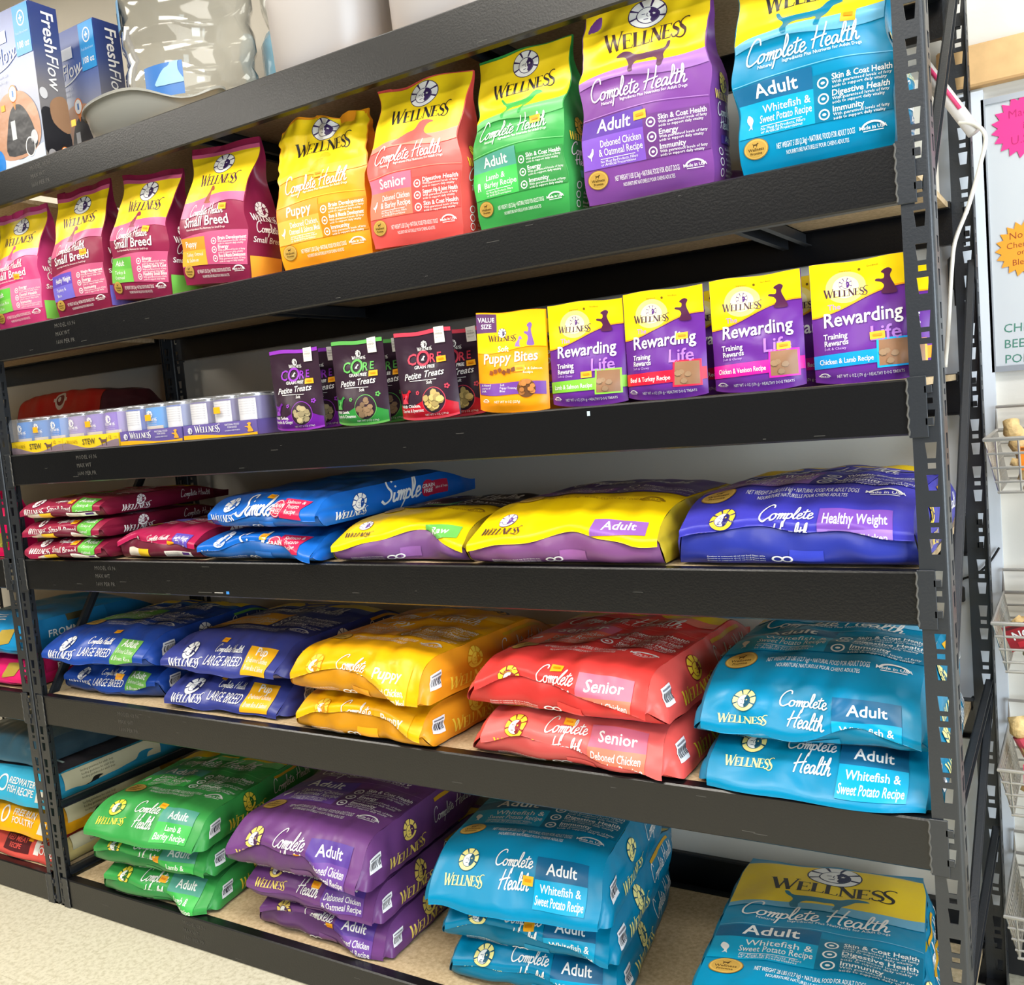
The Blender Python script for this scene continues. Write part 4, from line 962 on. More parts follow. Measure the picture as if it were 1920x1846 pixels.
def reward_art(c, recipe):
    def f(A, w, h):
        A.band(-w*.495, w*.495, lambda x: 0.57*h + 0.20*h*sstep(-0.5, 0.42, x/w), lambda x: 0.998*h+0*x, PYEL, 1)
        A.band(-w*.495, w*.495, lambda x: 0.557*h + 0.20*h*sstep(-0.5, 0.42, x/w), lambda x: 0.57*h + 0.20*h*sstep(-0.5, 0.42, x/w), (248, 160, 20), 1)
        A.disc(-0.14*w, 0.79*h, 0.2*w, (255, 236, 130), 2, 0.13*h); A.disc(-0.14*w, 0.79*h, 0.13*w, (255, 246, 190), 3, 0.09*h)
        A.emblem(-0.14*w, 0.815*h, 0.065*w, (90, 40, 130), (250, 240, 200), None, 4); A.wordmark(-0.14*w, 0.715*h, 0.44*w, (70, 34, 60), 5)
        A.dog('beg', 0.14*w, 0.70*h, 0.23*w, 0.20*h, (84, 34, 70), 3)
        A.disc(0.0, 0.925*h, 0.014*w, (120, 90, 20), 3); micro(A, 'Guaranteed', -0.2*w, 0.92*h, 0.016*h, (120, 90, 20), 0.12*w); micro(A, 'Goodness', 0.07*w, 0.935*h, 0.016*h, (120, 90, 20), 0.12*w)
        A.text('The', -0.26*w, 0.615*h, 0.045*h, (186, 140, 214), 'C', 0.01)
        A.text('Rewarding', 0.02*w, 0.485*h, 0.115*h, WHITE, 'C', 0.035, 0, 4, 0.04, 0.76*w); A.text('Life', 0.24*w, 0.335*h, 0.115*h, (176, 120, 214), 'C', 0.02, 0, 3, 0.03, 0.34*w)
        A.text('Training', -0.25*w, 0.375*h, 0.045*h, WHITE, 'C', 0.02, 0, 3, 0.03, 0.24*w); A.text('Rewards', -0.24*w, 0.32*h, 0.045*h, WHITE, 'C', 0.02, 0, 3, 0.03, 0.24*w)
        micro(A, 'Soft & Chewy', -0.36*w, 0.285*h, 0.022*h, (200, 170, 220), 0.24*w)
        A.band(-w*.495, w*.495, lambda x: 0.135*h + 0.03*h*(x/w+.5), lambda x: 0.245*h + 0.03*h*(x/w+.5), c, 2)
        A.text(recipe, -0.42*w, 0.17*h, 0.042*h, WHITE, 'L', 0.01, 0, 4, 0.02, 0.54*w)
        A.rect(0.15*w, 0.11*h, 0.45*w, 0.345*h, sh(c, 1.15), 3); A.rect(0.17*w, 0.125*h, 0.43*w, 0.33*h, (150, 110, 80), 4)
        usa(A, -0.38*w, 0.07*h, 0.13*w); A.text('NET WT 6 OZ (170 g) \u2022 HEALTHY DOG TREATS', -0.25*w, 0.055*h, 0.026*h, WHITE, 'L', 0.0, 0, 3, 0, 0.64*w, 1)
    return f
rw = [((130, 200, 60), 'Lamb & Salmon Recipe', 'treat pouch with a lime green stripe and purple lower half', 1.856, (0.04, 0.30), 0.03, 0.05),
      ((230, 30, 60), 'Beef & Turkey Recipe', 'treat pouch with a red stripe and purple lower half', 2.018, (0.24, 0.56), -0.05, 0.04),
      ((210, 30, 150), 'Chicken & Venison Recipe', 'treat pouch with a magenta stripe and purple lower half', 2.190, (0.30, 0.37), 0.02, 0.01),
      ((20, 150, 226), 'Chicken & Lamb Recipe', 'treat pouch with a sky blue stripe at the right end of the third shelf', 2.366, (0.16, 0.37), 0.02, 0.0)]
def bis(f, r, w, h): 
    return nuggets(f, r, 0.30*w, 0.228*h, 0.125*w, 0.095*h, ((130, 96, 70), (176, 140, 104)), 5, 9)
for i, (c, rec, lab, x, st, yw, rl) in enumerate(rw):
    pouch(lab, x, (0.055, 0.05, 0.05, 0.045)[i], 0.159, 0.198, 0.055, reward_art(c, rec), PUR, yw, 0.02, rl*0.6, 90+i, GT, extra=bis, st=st)
for i, (x, y, c, rec, lab) in enumerate([(1.905, 0.14, (130, 200, 60), 'Lamb & Salmon Recipe', 'purple treat pouch hidden behind the lime striped pouch'), (2.085, 0.13, (200, 30, 60), 'Beef & Turkey Recipe', 'purple treat pouch peeking out behind the red striped pouch'),
        (2.262, 0.13, (210, 30, 150), 'Chicken & Venison Recipe', 'purple and yellow treat pouch peeking out behind the magenta striped pouch'), (2.372, 0.180, (250, 150, 30), 'Chicken Recipe', 'treat pouch hidden behind the sky blue striped pouch')]):
    pouch(lab, x, y, 0.160, 0.192, 0.05, reward_art(c, rec), PUR, 0.0, 0.02, 0, 100+i, GT, extra=bis)

# can packs
def can_pack(label, x, y, w, tray_art, tray_col, can_cols, lab_side, yaw=0.0, st=(0.2, 0.07)):
    root = empty('can_pack', (x, y, Z3), yaw); tag(root, label, 'pack of cans', 'shrink wrapped can packs on the third shelf')
    D = 0.30; hh = 0.036
    A = Art(); tray_art(A, w, hh)
    panel('tray', lambda a, b: np.stack([a, 0*a - 0.0008, b], 1), -w/2, w/2, 0, hh, mat(tray_col, 0.6), A, root, 6, 2)
    k = MB(); m = mat(tray_col, 0.6)
    k.box((-w/2, 0.0002, 0), (w/2, 0.0015, hh), m); k.box((-w/2, D-0.0015, 0), (w/2, D, hh), m); k.box((-w/2, 0.002, 0), (-w/2+0.0015, D-0.002, hh), m); k.box((w/2-0.0015, 0.002, 0), (w/2, D-0.002, hh), m); k.box((-w/2+0.002, 0.002, 0), (w/2-0.002, D-0.002, 0.0015), m)
    k.build('tray_wall', root)
    r = w/6 - 0.0018; H = 0.098
    proto = None
    for j in range(3):
        for i in range(3):
            col = can_cols[(i + j) % len(can_cols)]
            cx = -w/2 + 0.0025 + r + i*(w - 0.005 - 2*r)/2; cyy = 0.004 + r + j*(2*r+0.001)
            kk = MB(); me = mat((190, 192, 198), 0.25, 0.9, 'tin')
            kk.lathe([(0.0, 0), (r*0.93, 0), (r*0.95, 0.003), (r*0.99, 0.006)], me, 28, (cx, cyy, 0.002))
            kk.lathe([(r*0.99, 0.006), (r*0.99, H-0.008)], mat(col, 0.35, 0, 'ink'), 28, (cx, cyy, 0.002))
            kk.lathe([(r*0.99, H-0.008), (r*0.97, H-0.003), (r, H), (r*0.94, H), (r*0.93, H-0.004), (0, H-0.004)], me, 28, (cx, cyy, 0.002))
            c = kk.build('can', root, True)
            if j == 0:
                L = Art(); ww = lab_side[i]
                cyl = lambda a, b, cx=cx, cyy=cyy: np.stack([cx + (r*0.995)*np.sin(a/r), cyy - (r*0.995)*np.cos(a/r), b + 0.002], 1)
                if ww == 'white':
                    base = (226, 224, 228)
                    for q in range(7): micro(L, 'complete and balanced nutrition for dogs', -r*0.7, 0.084-0.006*q, 0.0032, (150, 150, 165), r*1.4)
                    panel('paper_label', cyl, -r*0.8, r*0.8, 0.034, H-0.012, mat(base, 0.5), L, c, 12, 4)
                else:
                    L.emblem(0, 0.072, 0.011, col, WHITE, WHITE); L.wordmark(0, 0.055, 0.042, WHITE)
                    for q in range(4): micro(L, 'Natural stew food for dogs', -r*0.5, 0.05-0.006*q, 0.0035, (200, 190, 220), r*1.0)
                    L.rect(-r*0.7, 0.030, r*0.9, 0.042, (214, 200, 180), 2)
                    panel('paper_label', cyl, -r*1.2, r*1.2, 0.008, H-0.012, mat(sh(col, 1.05), 0.4), L, c, 14, 4)
    s = MB(); f = mat((250, 250, 255), 0.12, 0, 'wrap', 0.35, 30, 0.6, 0.13)
    prof = [(-w/2-0.001, hh+0.001), (-w/2-0.0015, H-0.006), (-w/2+0.01, H+0.004), (0, H+0.0042), (w/2-0.01, H+0.004), (w/2+0.0015, H-0.006), (w/2+0.001, hh+0.001)]
    V = [(a, -0.0015, b) for a, b in prof] + [(a, D+0.0015, b) for a, b in prof]; n = len(prof)
    s.add(V, [(i, i+1, i+1+n, i+n) for i in range(n-1)], f); s.add([(a, -0.0015, b) for a, b in prof], [tuple(range(n))], f); s.add([(a, D+0.0015, b) for a, b in prof], [tuple(range(n))[::-1]], f)
    s.build('shrink_wrap', root)
    k = MB(); k.box((st[0]*w-0.011, -0.003, 0.066-0.008), (st[0]*w+0.011, -0.002, 0.066+0.008), mat(ORANGE, 0.5)); k.build('price_sticker', root)
    return root
def stew_art(A, w, h):
    A.band(-w*.5, w*.5, lambda x: 0.0*x, lambda x: 0.30*h - 0.25*h*np.cos(x/w*6.3), (150, 130, 140), 1)
    A.text('STEW', -0.02*w, 0.34*h, 0.42*h, (92, 84, 60), 'C', 0.02, 0, 3, 0, 0.26*w); A.dog('stand', 0.16*w, 0.14*h, 0.15*w, 0.62*h, (110, 84, 80), 3, True)
    A.emblem(-0.45*w, 0.6*h, 0.1*h, (190, 160, 40), (250, 230, 90)); A.wordmark(-0.32*w, 0.5*h, 0.2*w, (190, 160, 40)); A.text('12', 0.36*w, 0.6*h, 0.26*h, (150, 120, 40), 'C', 0.01); micro(A, 'CANS', 0.43*w, 0.68*h, 0.1*h, (150, 120, 40), 0.08*w)
def well_art(A, w, h):
    A.band(-w*.5, w*.5, lambda x: 0.0*x, lambda x: 0.20*h + 0.1*h*np.cos(x/w*5+2), (250, 186, 40), 1)
    A.emblem(-0.40*w, 0.60*h, 0.24*h, (104, 88, 160), WHITE, WHITE); A.wordmark(-0.16*w, 0.42*h, 0.35*w, WHITE, 3)
    A.text('NATURAL FOOD', 0.18*w, 0.74*h, 0.13*h, WHITE, 'C', 0, 0, 3, 0, 0.24*w); A.text('FOR DOGS', 0.18*w, 0.56*h, 0.13*h, WHITE, 'C', 0, 0, 3, 0, 0.16*w); micro(A, 'CHICKEN & SWEET POTATO', 0.18*w, 0.36*h, 0.09*h, WHITE, 0.2*w, 'C')
    A.dog('beg', 0.34*w, 0.22*h, 0.12*w, 0.62*h, (250, 176, 60), 3)
SB_, SP_ = (64, 124, 196), (136, 116, 186)
can_pack('leftmost yellow stew tray with blue cans in clear wrap', 0.082, 0.035, 0.246, stew_art, (250, 212, 30), [SB_, (90, 130, 190), (50, 120, 200)], ['art', 'art', 'art'], 0.0, (0.02, 0.07))
can_pack('yellow stew tray with purple cans in clear wrap', 0.332, 0.034, 0.248, stew_art, (250, 212, 30), [(150, 130, 180), SP_, (130, 100, 190)], ['art', 'art', 'art'], 0.0, (0.0, 0.07))
can_pack('purple tray of blue cans in clear wrap, next to the yellow trays', 0.586, 0.034, 0.246, well_art, (104, 88, 160), [(80, 100, 180), (60, 140, 210), (90, 110, 180)], ['white', 'art', 'white'], 0.0, (0.0, 0.07))
can_pack('purple tray of white labelled cans beside the dark pouches', 0.846, 0.034, 0.262, well_art, (104, 88, 160), [(96, 84, 140)], ['white', 'white', 'white'], 0.0, (0.0, 0.07))
# ------------------------------------------------------------------ dog food bags lying on the lower shelves
GL = 'dog food bags lying on the shelves'
def lie(*a, **k): return lying_bag(*a, group=GL, **k)
# bottom shelf
Z6 = LV[5] + 0.003
lie('bottom green bag of the green stack on the lowest shelf', GREEN, 0.392, 0.012, Z6, 0.39, 0.60, 0.086, 0.17, ((-1,.72),(-.6,.62),(0,.55),(.4,.40),(.75,.06),(1,.16)), 201, 0.004, (0.06, 0.062), drop=0.018, hemy=((-1,.0),(.3,-.005),(.8,-.035),(1,-.01)))
lie('middle green bag of the green stack on the lowest shelf', GREEN, 0.375, 0.008, Z6+0.089, 0.40, 0.60, 0.086, 0.15, ((-1,.62),(-.5,.66),(0,.52),(.5,.38),(1,.22)), 202, 0.004, (0.09, 0.035), drop=0.018, bottom='code')
lie('topmost green bag of the green stack on the lowest shelf', GREEN, 0.380, 0.006, Z6+0.178, 0.40, 0.60, 0.092, 0.13, ((-1,.30),(-.5,.12),(0,.10),(.5,.05),(1,.02)), 203, 0.003, (0.10, 0.098), hemy=((-1,-.012),(0,-.022),(1,-.02)))
lie('bottom purple bag of the purple stack on the lowest shelf', PURPLE_DIM, 0.985, 0.035, Z6, 0.40, 0.62, 0.088, 0.05, ((-1,.62),(-.6,.82),(-.1,.74),(.3,.60),(.6,.14),(1,.08)), 211, 0.004, (0.08, 0.045), drop=0.018, bar=0.05)
lie('middle purple bag of the purple stack on the lowest shelf', PURPLE_DIM, 0.972, 0.026, Z6+0.091, 0.40, 0.62, 0.088, 0.04, ((-1,.46),(-.5,.44),(0,.42),(.35,.36),(.6,.06),(1,.04)), 212, 0.003, (0.05, 0.060), bar=0.05)
lie('topmost purple bag of the purple stack on the lowest shelf', PURPLE_DIM, 0.958, 0.006, Z6+0.182, 0.415, 0.62, 0.128, 0.05, ((-1,.40),(-.6,.62),(-.1,.62),(.25,.58),(.5,.22),(1,.10)), 213, 0.003, (0.06, 0.042), drop=0.018, bar=0.05, hemy=((-1,-.01),(1,-.015)))
lie('bottom teal bag of the teal stack on the lowest shelf', TEAL, 1.585, 0.075, Z6, 0.38, 0.60, 0.093, 0.17, ((-1,.60),(0,.55),(.6,.42),(1,.30)), 221, 0.004, None, drop=0.016, bottom='panels')
lie('middle teal bag of the teal stack on the lowest shelf', TEAL, 1.580, 0.070, Z6+0.096, 0.38, 0.62, 0.093, 0.14, ((-1,.50),(-.5,.66),(0,.56),(.5,.44),(1,.10)), 222, 0.004, (0.03, 0.055), drop=0.016)
lie('topmost teal bag of the teal stack on the lowest shelf', TEAL, 1.572, 0.060, Z6+0.192, 0.39, 0.62, 0.130, 0.15, ((-1,.22),(-.5,.14),(0,.08),(.5,.03),(1,.04)), 223, 0.002, (0.08, 0.055), hemy=((-1,-.03),(0,-.025),(1,-.02)))
lie('lower of the two big teal bags in the right corner of the lowest shelf', TEAL, 2.205, 0.02, Z6, 0.39, 0.60, 0.085, 0.10, ((-1,.5),(1,.4)), 231)
lie('upper big teal bag with a yellow top in the right corner of the lowest shelf', TEAL, 2.207, -0.036, Z6+0.089, 0.405, 0.64, 0.088, 0.12, ((-1,.4),(1,.3)), 232, 0.003, None, crown=0.12, sag=0.015, ys=0.08, tap=0.05, tail=0.8, flare=0.004, ear=1.0, lbs='28 LBS (12.7 kg)')
# fifth shelf
Z5 = LV[4] + 0.003
lie('lower blue large breed bag with a green block, fifth shelf', LADULT, 0.225, 0.060, Z5, 0.38, 0.58, 0.090, 0.05, ((-1,.60),(-.4,.40),(.2,.22),(.6,.40),(1,.62)), 301, 0.005, (0.12, 0.050), strip='lb', bar=0.07)
lie('upper blue large breed bag with a green block, fifth shelf', LADULT, 0.220, 0.045, Z5+0.094, 0.40, 0.58, 0.096, 0.08, ((-1,.42),(-.4,.20),(.2,.22),(1,.36)), 302, 0.004, (0.10, 0.098), strip='lb', bar=0.07, hemy=((-1,-.03),(0,-.02),(1,-.02)))
lie('lower navy large breed bag with an orange block, fifth shelf', LPUP, 0.715, 0.070, Z5, 0.40, 0.58, 0.090, 0.04, ((-1,.34),(-.3,.16),(.3,.24),(1,.12)), 303, 0.004, (-0.08, 0.080), strip='lb', bar=0.08, hemy=((-1,-.03),(0,-.025),(1,-.03)))
lie('upper navy large breed bag with an orange block, fifth shelf', LPUP, 0.720, 0.070, Z5+0.094, 0.41, 0.58, 0.096, 0.02, ((-1,.42),(-.3,.20),(.3,.16),(1,.30)), 304, 0.003, (-0.07, 0.088), strip='lb', bar=0.08, hemy=((-1,-.03),(0,-.02),(1,-.025)))
PUP2 = dict(PUPPY); PUP2['yellow'] = (226, 160, 30); PUP2['main'] = (252, 182, 14); PUP2['recol'] = (253, 190, 40); PUP2['age'] = (254, 186, 30)
lie('lower orange yellow puppy bag on the fifth shelf', PUP2, 1.222, -0.008, Z5, 0.375, 0.60, 0.096, -0.04, ((-1,.45),(-.7,.66),(.2,.74),(.6,.60),(1,.34)), 311, 0.004, None, bottom='panels', botcol=(250,166,14), bar=0.055, drop=0.024)
lie('upper orange yellow puppy bag on the fifth shelf', PUP2, 1.225, -0.012, Z5+0.100, 0.39, 0.60, 0.108, -0.06, ((-1,.36),(-.6,.62),(.1,.66),(.45,.40),(.8,.06),(1,.04)), 312, 0.004, None, botcol=(250,166,14), bar=0.055, drop=0.024)
SEN2 = dict(SENIOR); SEN2['main'] = (234, 66, 62)
SEN1 = dict(SENIOR); SEN1['main'] = (244, 104, 100)
lie('lower salmon red senior bag on the fifth shelf', SEN1, 1.765, 0.000, Z5, 0.40, 0.60, 0.100, 0.00, ((-1,.46),(-.5,.64),(-.1,.54),(.4,.34),(.7,.30),(1,.10)), 321, 0.004, (-0.01, 0.082), bottom='panels', botcol=(236,86,80), flare=0.04, drop=0.016)
lie('upper bright red senior bag on the fifth shelf', SEN2, 1.752, -0.002, Z5+0.104, 0.385, 0.64, 0.108, -0.03, ((-1,.52),(-.5,.80),(0,.62),(.4,.52),(.7,.34),(1,.30)), 322, 0.005, (-0.03, 0.085), bottom='panels', botcol=(250,56,50), flare=0.04, drop=0.02)
lie('lower sky blue whitefish bag on the fifth shelf', TEAL, 2.242, 0.035, Z5, 0.368, 0.60, 0.086, 0.02, ((-1,.10),(-.4,.06),(0,.03),(1,.02)), 331, 0.002, None, bottom='panels', hemy=((-1,-.02),(0,-.04),(.7,-.04),(1,-.02)))
lie('upper sky blue whitefish bag on the fifth shelf', TEAL, 2.236, 0.030, Z5+0.089, 0.368, 0.60, 0.136, 0.02, ((-1,.22),(-.3,.12),(.1,.20),(.5,.40),(1,.16)), 332, 0.005, None, drop=0.012, bottom='panels', ys=0.19)
# fourth shelf
Z4 = LV[3] + 0.003
SB4 = dict(SBAD); SB4['main'] = (150, 34, 66); SB4['side'] = (116, 22, 50)
for k, (dx, hm, lab) in enumerate(((0.02, ((-1,.5),(-.7,.12),(-.3,.5),(.3,.62),(.7,.42),(1,.62)), 'bottom burgundy bag of the burgundy stack at the left of the fourth shelf'),
                                  (0.015, ((-1,.35),(-.6,.42),(0,.66),(.4,.60),(.8,.34),(1,.46)), 'middle burgundy bag of the burgundy stack at the left of the fourth shelf'),
                                  (0.004, ((-1,.42),(-.6,.48),(0,.62),(.6,.52),(1,.60)), 'topmost burgundy bag of the burgundy stack at the left of the fourth shelf'))):
    lie(lab, SB4, 0.186 + dx, -0.012 + 0.006*k, Z4 + 0.003 + 0.057*k, 0.335, 0.50, 0.053, 0.02*k, hm, 401+k, 0.003, (0.13, 0.050), strip='sb', bottom='labels', bar=0, ys=0.07, botcol=(122, 26, 52), sidecol=(112, 22, 48), crown=0.06, flare=0.006)
HW4 = dict(SBHW); HW4['main'] = (182, 34, 84); HW4['side'] = (120, 24, 54)
lie('burgundy healthy weight bag lying beside the burgundy stack on the fourth shelf', HW4, 0.568, 0.010, Z4, 0.302, 0.50, 0.082, 0.02, ((-1,.62),(-.7,.86),(-.2,.66),(.4,.62),(1,.56)), 405, 0.003, (0.18, 0.040), strip='sb', bottom='labels', bar=0, botcol=(122, 26, 52), flare=0.008)
SIMC = (22, 104, 200)
def simple_art(A, w, Lt):
    A.emblem(-0.31*w, 0.062, 0.065*w, SIMC, WHITE, WHITE); A.wordmark(-0.33*w, 0.014, 0.26*w, WHITE)
    A.script('Simple', -0.04*w, 0.030, 0.30*w, WHITE, 3, 0.22); A.disc(0.16*w, 0.048, 0.06*w, (214, 40, 84), 3); A.ring(0.16*w, 0.048, 0.052*w, 0.004*w, WHITE, 4)
    A.text('GRAIN', 0.16*w, 0.048, 0.028*w, WHITE, 'C', 0.03, 0, 5); A.text('FREE', 0.16*w, 0.034, 0.028*w, WHITE, 'C', 0.03, 0, 5)
    A.put(poly2d([(0.2*w, 0.025), (0.40*w, 0.020), (0.37*w, 0.045), (0.41*w, 0.075), (0.2*w, 0.075)]), 0, 0, 1, (214, 40, 84), 2)
    for k, t in enumerate(('Salmon &', 'Potato', 'Recipe')): A.text(t, 0.30*w, 0.060-0.013*k, 0.026*w, WHITE, 'C', 0, 0, 4, 0, 0.14*w)
    A.rect(-0.2*w, 0.30, 0.3*w, 0.36, (40, 130, 220), 2)
SIM = spec(SIMC, (214, 40, 84), (40, 130, 220), (60, 150, 230), ages='Salmon', ec=(WHITE, (20, 70, 150)))
def simple_side(G, t):
    G.emblem(0.15, 0.046, 0.024, (20, 70, 150), WHITE, WHITE); G.wordmark(0.13, 0.012, 0.10, WHITE); G.script('Simple', 0.29, 0.026, 0.13, WHITE, 3, 0.22); G.rect(0.385, 0.020, 0.46, 0.060, (190, 36, 70), 2); G.disc(0.385, 0.042, 0.024, (190, 36, 70), 3)
    G.text('GRAIN', 0.385, 0.044, 0.011, WHITE, 'C', 0.03, 0, 5); G.text('FREE', 0.385, 0.030, 0.011, WHITE, 'C', 0.03, 0, 5); micro(G, 'Salmon & Potato', 0.412, 0.036, 0.008, WHITE, 0.045)
lie('lower bright blue grain free bag on the fourth shelf', SIM, 0.950, 0.010, Z4, 0.39, 0.55, 0.072, -0.04, ((-1,.55),(-.65,.5),(-.35,.78),(.1,.80),(.45,.7),(.75,.34),(1,.20)), 411, 0.004, (0.06, 0.072), strip=None, art=simple_art, bar=0, side_art=False, flare=0.006, hemy=((-1,-.02),(0,-.02),(1,-.01)))
lie('upper bright blue grain free bag on the fourth shelf', SIM, 0.965, 0.012, Z4+0.079, 0.40, 0.60, 0.082, -0.11, ((-1,.42),(-.5,.36),(0,.52),(.5,.42),(1,.40)), 412, 0.004, (0.03, 0.085), strip=None, art=simple_art, bar=0, side_art=simple_side, pitch=0.035, flare=0.006)
def yellow_strip_art(block, topc, ages, r1, r2):
    def f(A, w, Lt):
        A.band(-w*.49, w*.49, lambda x: 0.225 + 0.012*np.sin(x/w*4), lambda x: Lt-0.12 + 0*x, topc, 1)
        A.emblem(-0.33*w, 0.112, 0.048*w, (110, 70, 150), WHITE, None, 3); A.wordmark(-0.33*w, 0.074, 0.24*w, (90, 60, 60))
        A.rect(0.17*w, 0.070, 0.44*w, 0.108, block, 2); A.text(ages, 0.305*w, 0.082, 0.05*w, WHITE, 'C', 0.02, 0, 3, 0, 0.2*w)
        A.text('NET WEIGHT 26 LBS (11.8 kg) \u2022 NATURAL FOOD FOR ADULT DOGS', -0.25*w, 0.186, 0.024*w, (150, 110, 20), 'L', 0, 0, 3, 0, 0.55*w); usa(A, 0.38*w, 0.184, 0.14*w, (150, 110, 20))
        seal(A, -0.32*w, 0.198, 0.07*w)
        A.rect(-w*.46, 0.240, 0.06*w, 0.295, block, 2)
        icon(A, 'hen', -0.38*w, 0.270, 0.028, WHITE)
        A.text(ages, -0.28*w, 0.300, 0.05*w, WHITE, 'L', 0.02); A.text(r1, -0.3*w, 0.272, 0.046*w, WHITE, 'L', 0.01, 0, 3, 0, 0.34*w); A.text(r2, -0.3*w, 0.250, 0.046*w, WHITE, 'L', 0.01, 0, 3, 0, 0.34*w)
        for k, t in enumerate(('Immunity', 'Skin & Coat Health', 'Energy')):
            A.ring(0.12*w, 0.257+0.03*k, 0.026*w, 0.008*w, WHITE); A.text(t, 0.17*w, 0.259+0.03*k, 0.03*w, WHITE, 'L', 0.03, 0, 3, 0, 0.3*w); micro(A, 'With guaranteed levels of omega fatty acids', 0.17*w, 0.249+0.03*k, 0.016*w, WHITE, 0.32*w)
        A.script('Complete Health', 0, 0.385, 0.7*w, WHITE); A.wordmark(0.0, Lt-0.09, 0.66*w, BLK)
    return f
YB = spec((254, 212, 8), (128, 84, 160), (150, 110, 190), (250, 220, 90), side=(196, 170, 40), ec=((250, 250, 240), (70, 50, 60)))
lie('yellow fronted bag with a dark top and green block on the fourth shelf', YB, 1.376, 0.008, Z4, 0.340, 0.58, 0.100, 0.03, ((-1,.42),(-.5,.52),(0,.72),(.45,.78),(.8,.45),(1,.36)), 421, 0.004, None, strip=None, art=yellow_strip_art((110, 190, 90), (60, 44, 40), 'Raw', 'Grain Free', 'Chicken Recipe'), botcol=(140, 84, 156), bar=0, side_art=False, flare=0.008, ys=0.17, hemy=((-1,-.01),(1,0)))
lie('wide yellow fronted bag with a purple top on the fourth shelf', YB, 1.785, 0.000, Z4, 0.405, 0.60, 0.122, -0.01, ((-1,.40),(-.5,.44),(.2,.62),(.6,.50),(.85,.35),(1,.50)), 422, 0.004, None, strip=None, art=yellow_strip_art((150, 96, 180), (96, 72, 140), 'Adult', 'Deboned Chicken &', 'Chicken Meal Recipe'), botcol=(146, 82, 148), bar=0, side_art=False, flare=0.008, ys=0.19, hemy=((-1,-.015),(1,-.005)))
lie('dark blue violet healthy weight bag at the right end of the fourth shelf', HW, 2.230, 0.005, Z4, 0.395, 0.60, 0.132, 0.00, ((-1,.52),(-.5,.62),(0,.56),(.6,.52),(1,.48)), 431, 0.004, None, drop=-0.014, flare=0.01, botcol=(40, 54, 180), bar=0, lbs='26 LBS (11.8 kg)', ys=0.19)

# the neighbouring rack's bags
def plain_bag(label, c, x, y, z, w, L, t, sidec, side_f, strip_f, seed, hem=((-1,.35),(1,.3)), botcol=None, yaw=0.0):
    s = spec(c, c, c, c, side=sidec)
    r = lying_bag(label, s, x, y, z, w, L, t, yaw, hem, seed, 0.003, None, group='dog food bags on the neighbouring rack', strip=None, art=strip_f, bottom=None, bar=0, side_art=False, botcol=botcol, sidecol=sidec)
    if side_f:
        G = Art(); side_f(G, t)
        f = lambda a, b: np.stack([0*a + w/2 + 0.0225*4*np.clip(b/t,0,1)*(1-np.clip(b/t,0,1)) + 0.0015, a, b], 1)
        a0 = min(v[:, 0].min() for v, *_ in G.items); a1 = max(v[:, 0].max() for v, *_ in G.items)
        col = G.items[0][2]
        panel('side_label', f, a0, a1, t*0.12, t*0.88, mat(col, 0.4), G, r, 14, 6, 1.0)
    return r
def fromm_side(G, t):
    G.rect(0.06, t*0.12, 0.30, t*0.88, (30, 120, 170), 0); G.text('FROMM', 0.09, t*0.36, 0.022, WHITE, 'L', 0.01); G.rect(0.16, t*0.7, 0.24, t*0.88, (84, 78, 50), 1)
def fromm_side2(G, t):
    G.rect(0.06, t*0.12, 0.30, t*0.88, (160, 20, 70), 0); G.text('FROMM', 0.10, t*0.36, 0.022, WHITE, 'L', 0.01)
def dia_strip(A, w, Lt):
    A.put(poly2d([(0.20*w, 0.02), (0.36*w, 0.03), (0.38*w, 0.075), (0.22*w, 0.065)]), 0, 0, 1, (176, 150, 60), 3)
    for k in range(3): A.rect(-0.1*w, 0.10+0.012*k, (0.16-0.03*k)*w, 0.104+0.012*k, WHITE, 3)
Z5b = LV[4] + 0.003
plain_bag('blue bag on the upper side of the pair in the neighbouring rack', (22, 140, 200), -0.345, 0.03, Z5b+0.098, 0.40, 0.56, 0.110, (26, 110, 160), fromm_side, dia_strip, 501)
plain_bag('hot pink bag lying under the blue bag in the neighbouring rack', (232, 30, 110), -0.335, 0.03, Z5b, 0.40, 0.56, 0.094, (170, 20, 76), fromm_side2, dia_strip, 502)
def now_strip(t1, t2, dark=None):
    def f(A, w, Lt):
        A.text(t1, 0.18*w, 0.046, 0.019, WHITE, 'C', 0.03, 0, 3, 0, 0.34*w); A.text(t2, 0.18*w, 0.022, 0.019, WHITE, 'C', 0.03, 0, 3, 0, 0.34*w)
        A.ring(-0.06*w, 0.045, 0.022, 0.006, WHITE); A.rect(0.38*w, 0.012, 0.46*w, 0.045, (230, 226, 214), 3); A.text('M', 0.43*w, 0.058, 0.02, WHITE, 'C', 0.05)
        if dark: A.band(-w*.48, w*.48, lambda x: 0.105+0.01*np.sin(x/w*4), lambda x: Lt+0*x, dark, 1); A.rect(0.02*w, 0.132, 0.30*w, 0.141, (236, 230, 220), 3); A.rect(0.0, 0.155, 0.36*w, 0.163, (190, 210, 200), 3)
    return f
def white_side(c):
    def f(G, t):
        G.band(0.06, 0.42, lambda a: t*0.12 + 0.25*t*np.exp(-((a-0.06)/0.03)**2), lambda a: t*0.86 + 0*a, (214, 204, 168), 0); G.put(DOGS['lie'], 0.10, t*0.14, 0.10, (40, 36, 34), 2, 0, 0.35); G.put(DOGS['lie'], 0.24, t*0.2, 0.16, c, 1, 0, 0.28)
        for k in range(3): micro(G, 'feeding guidelines for adult dogs', 0.12, t*0.74-0.011*k, 0.007, (110, 104, 84), 0.12)
    return f
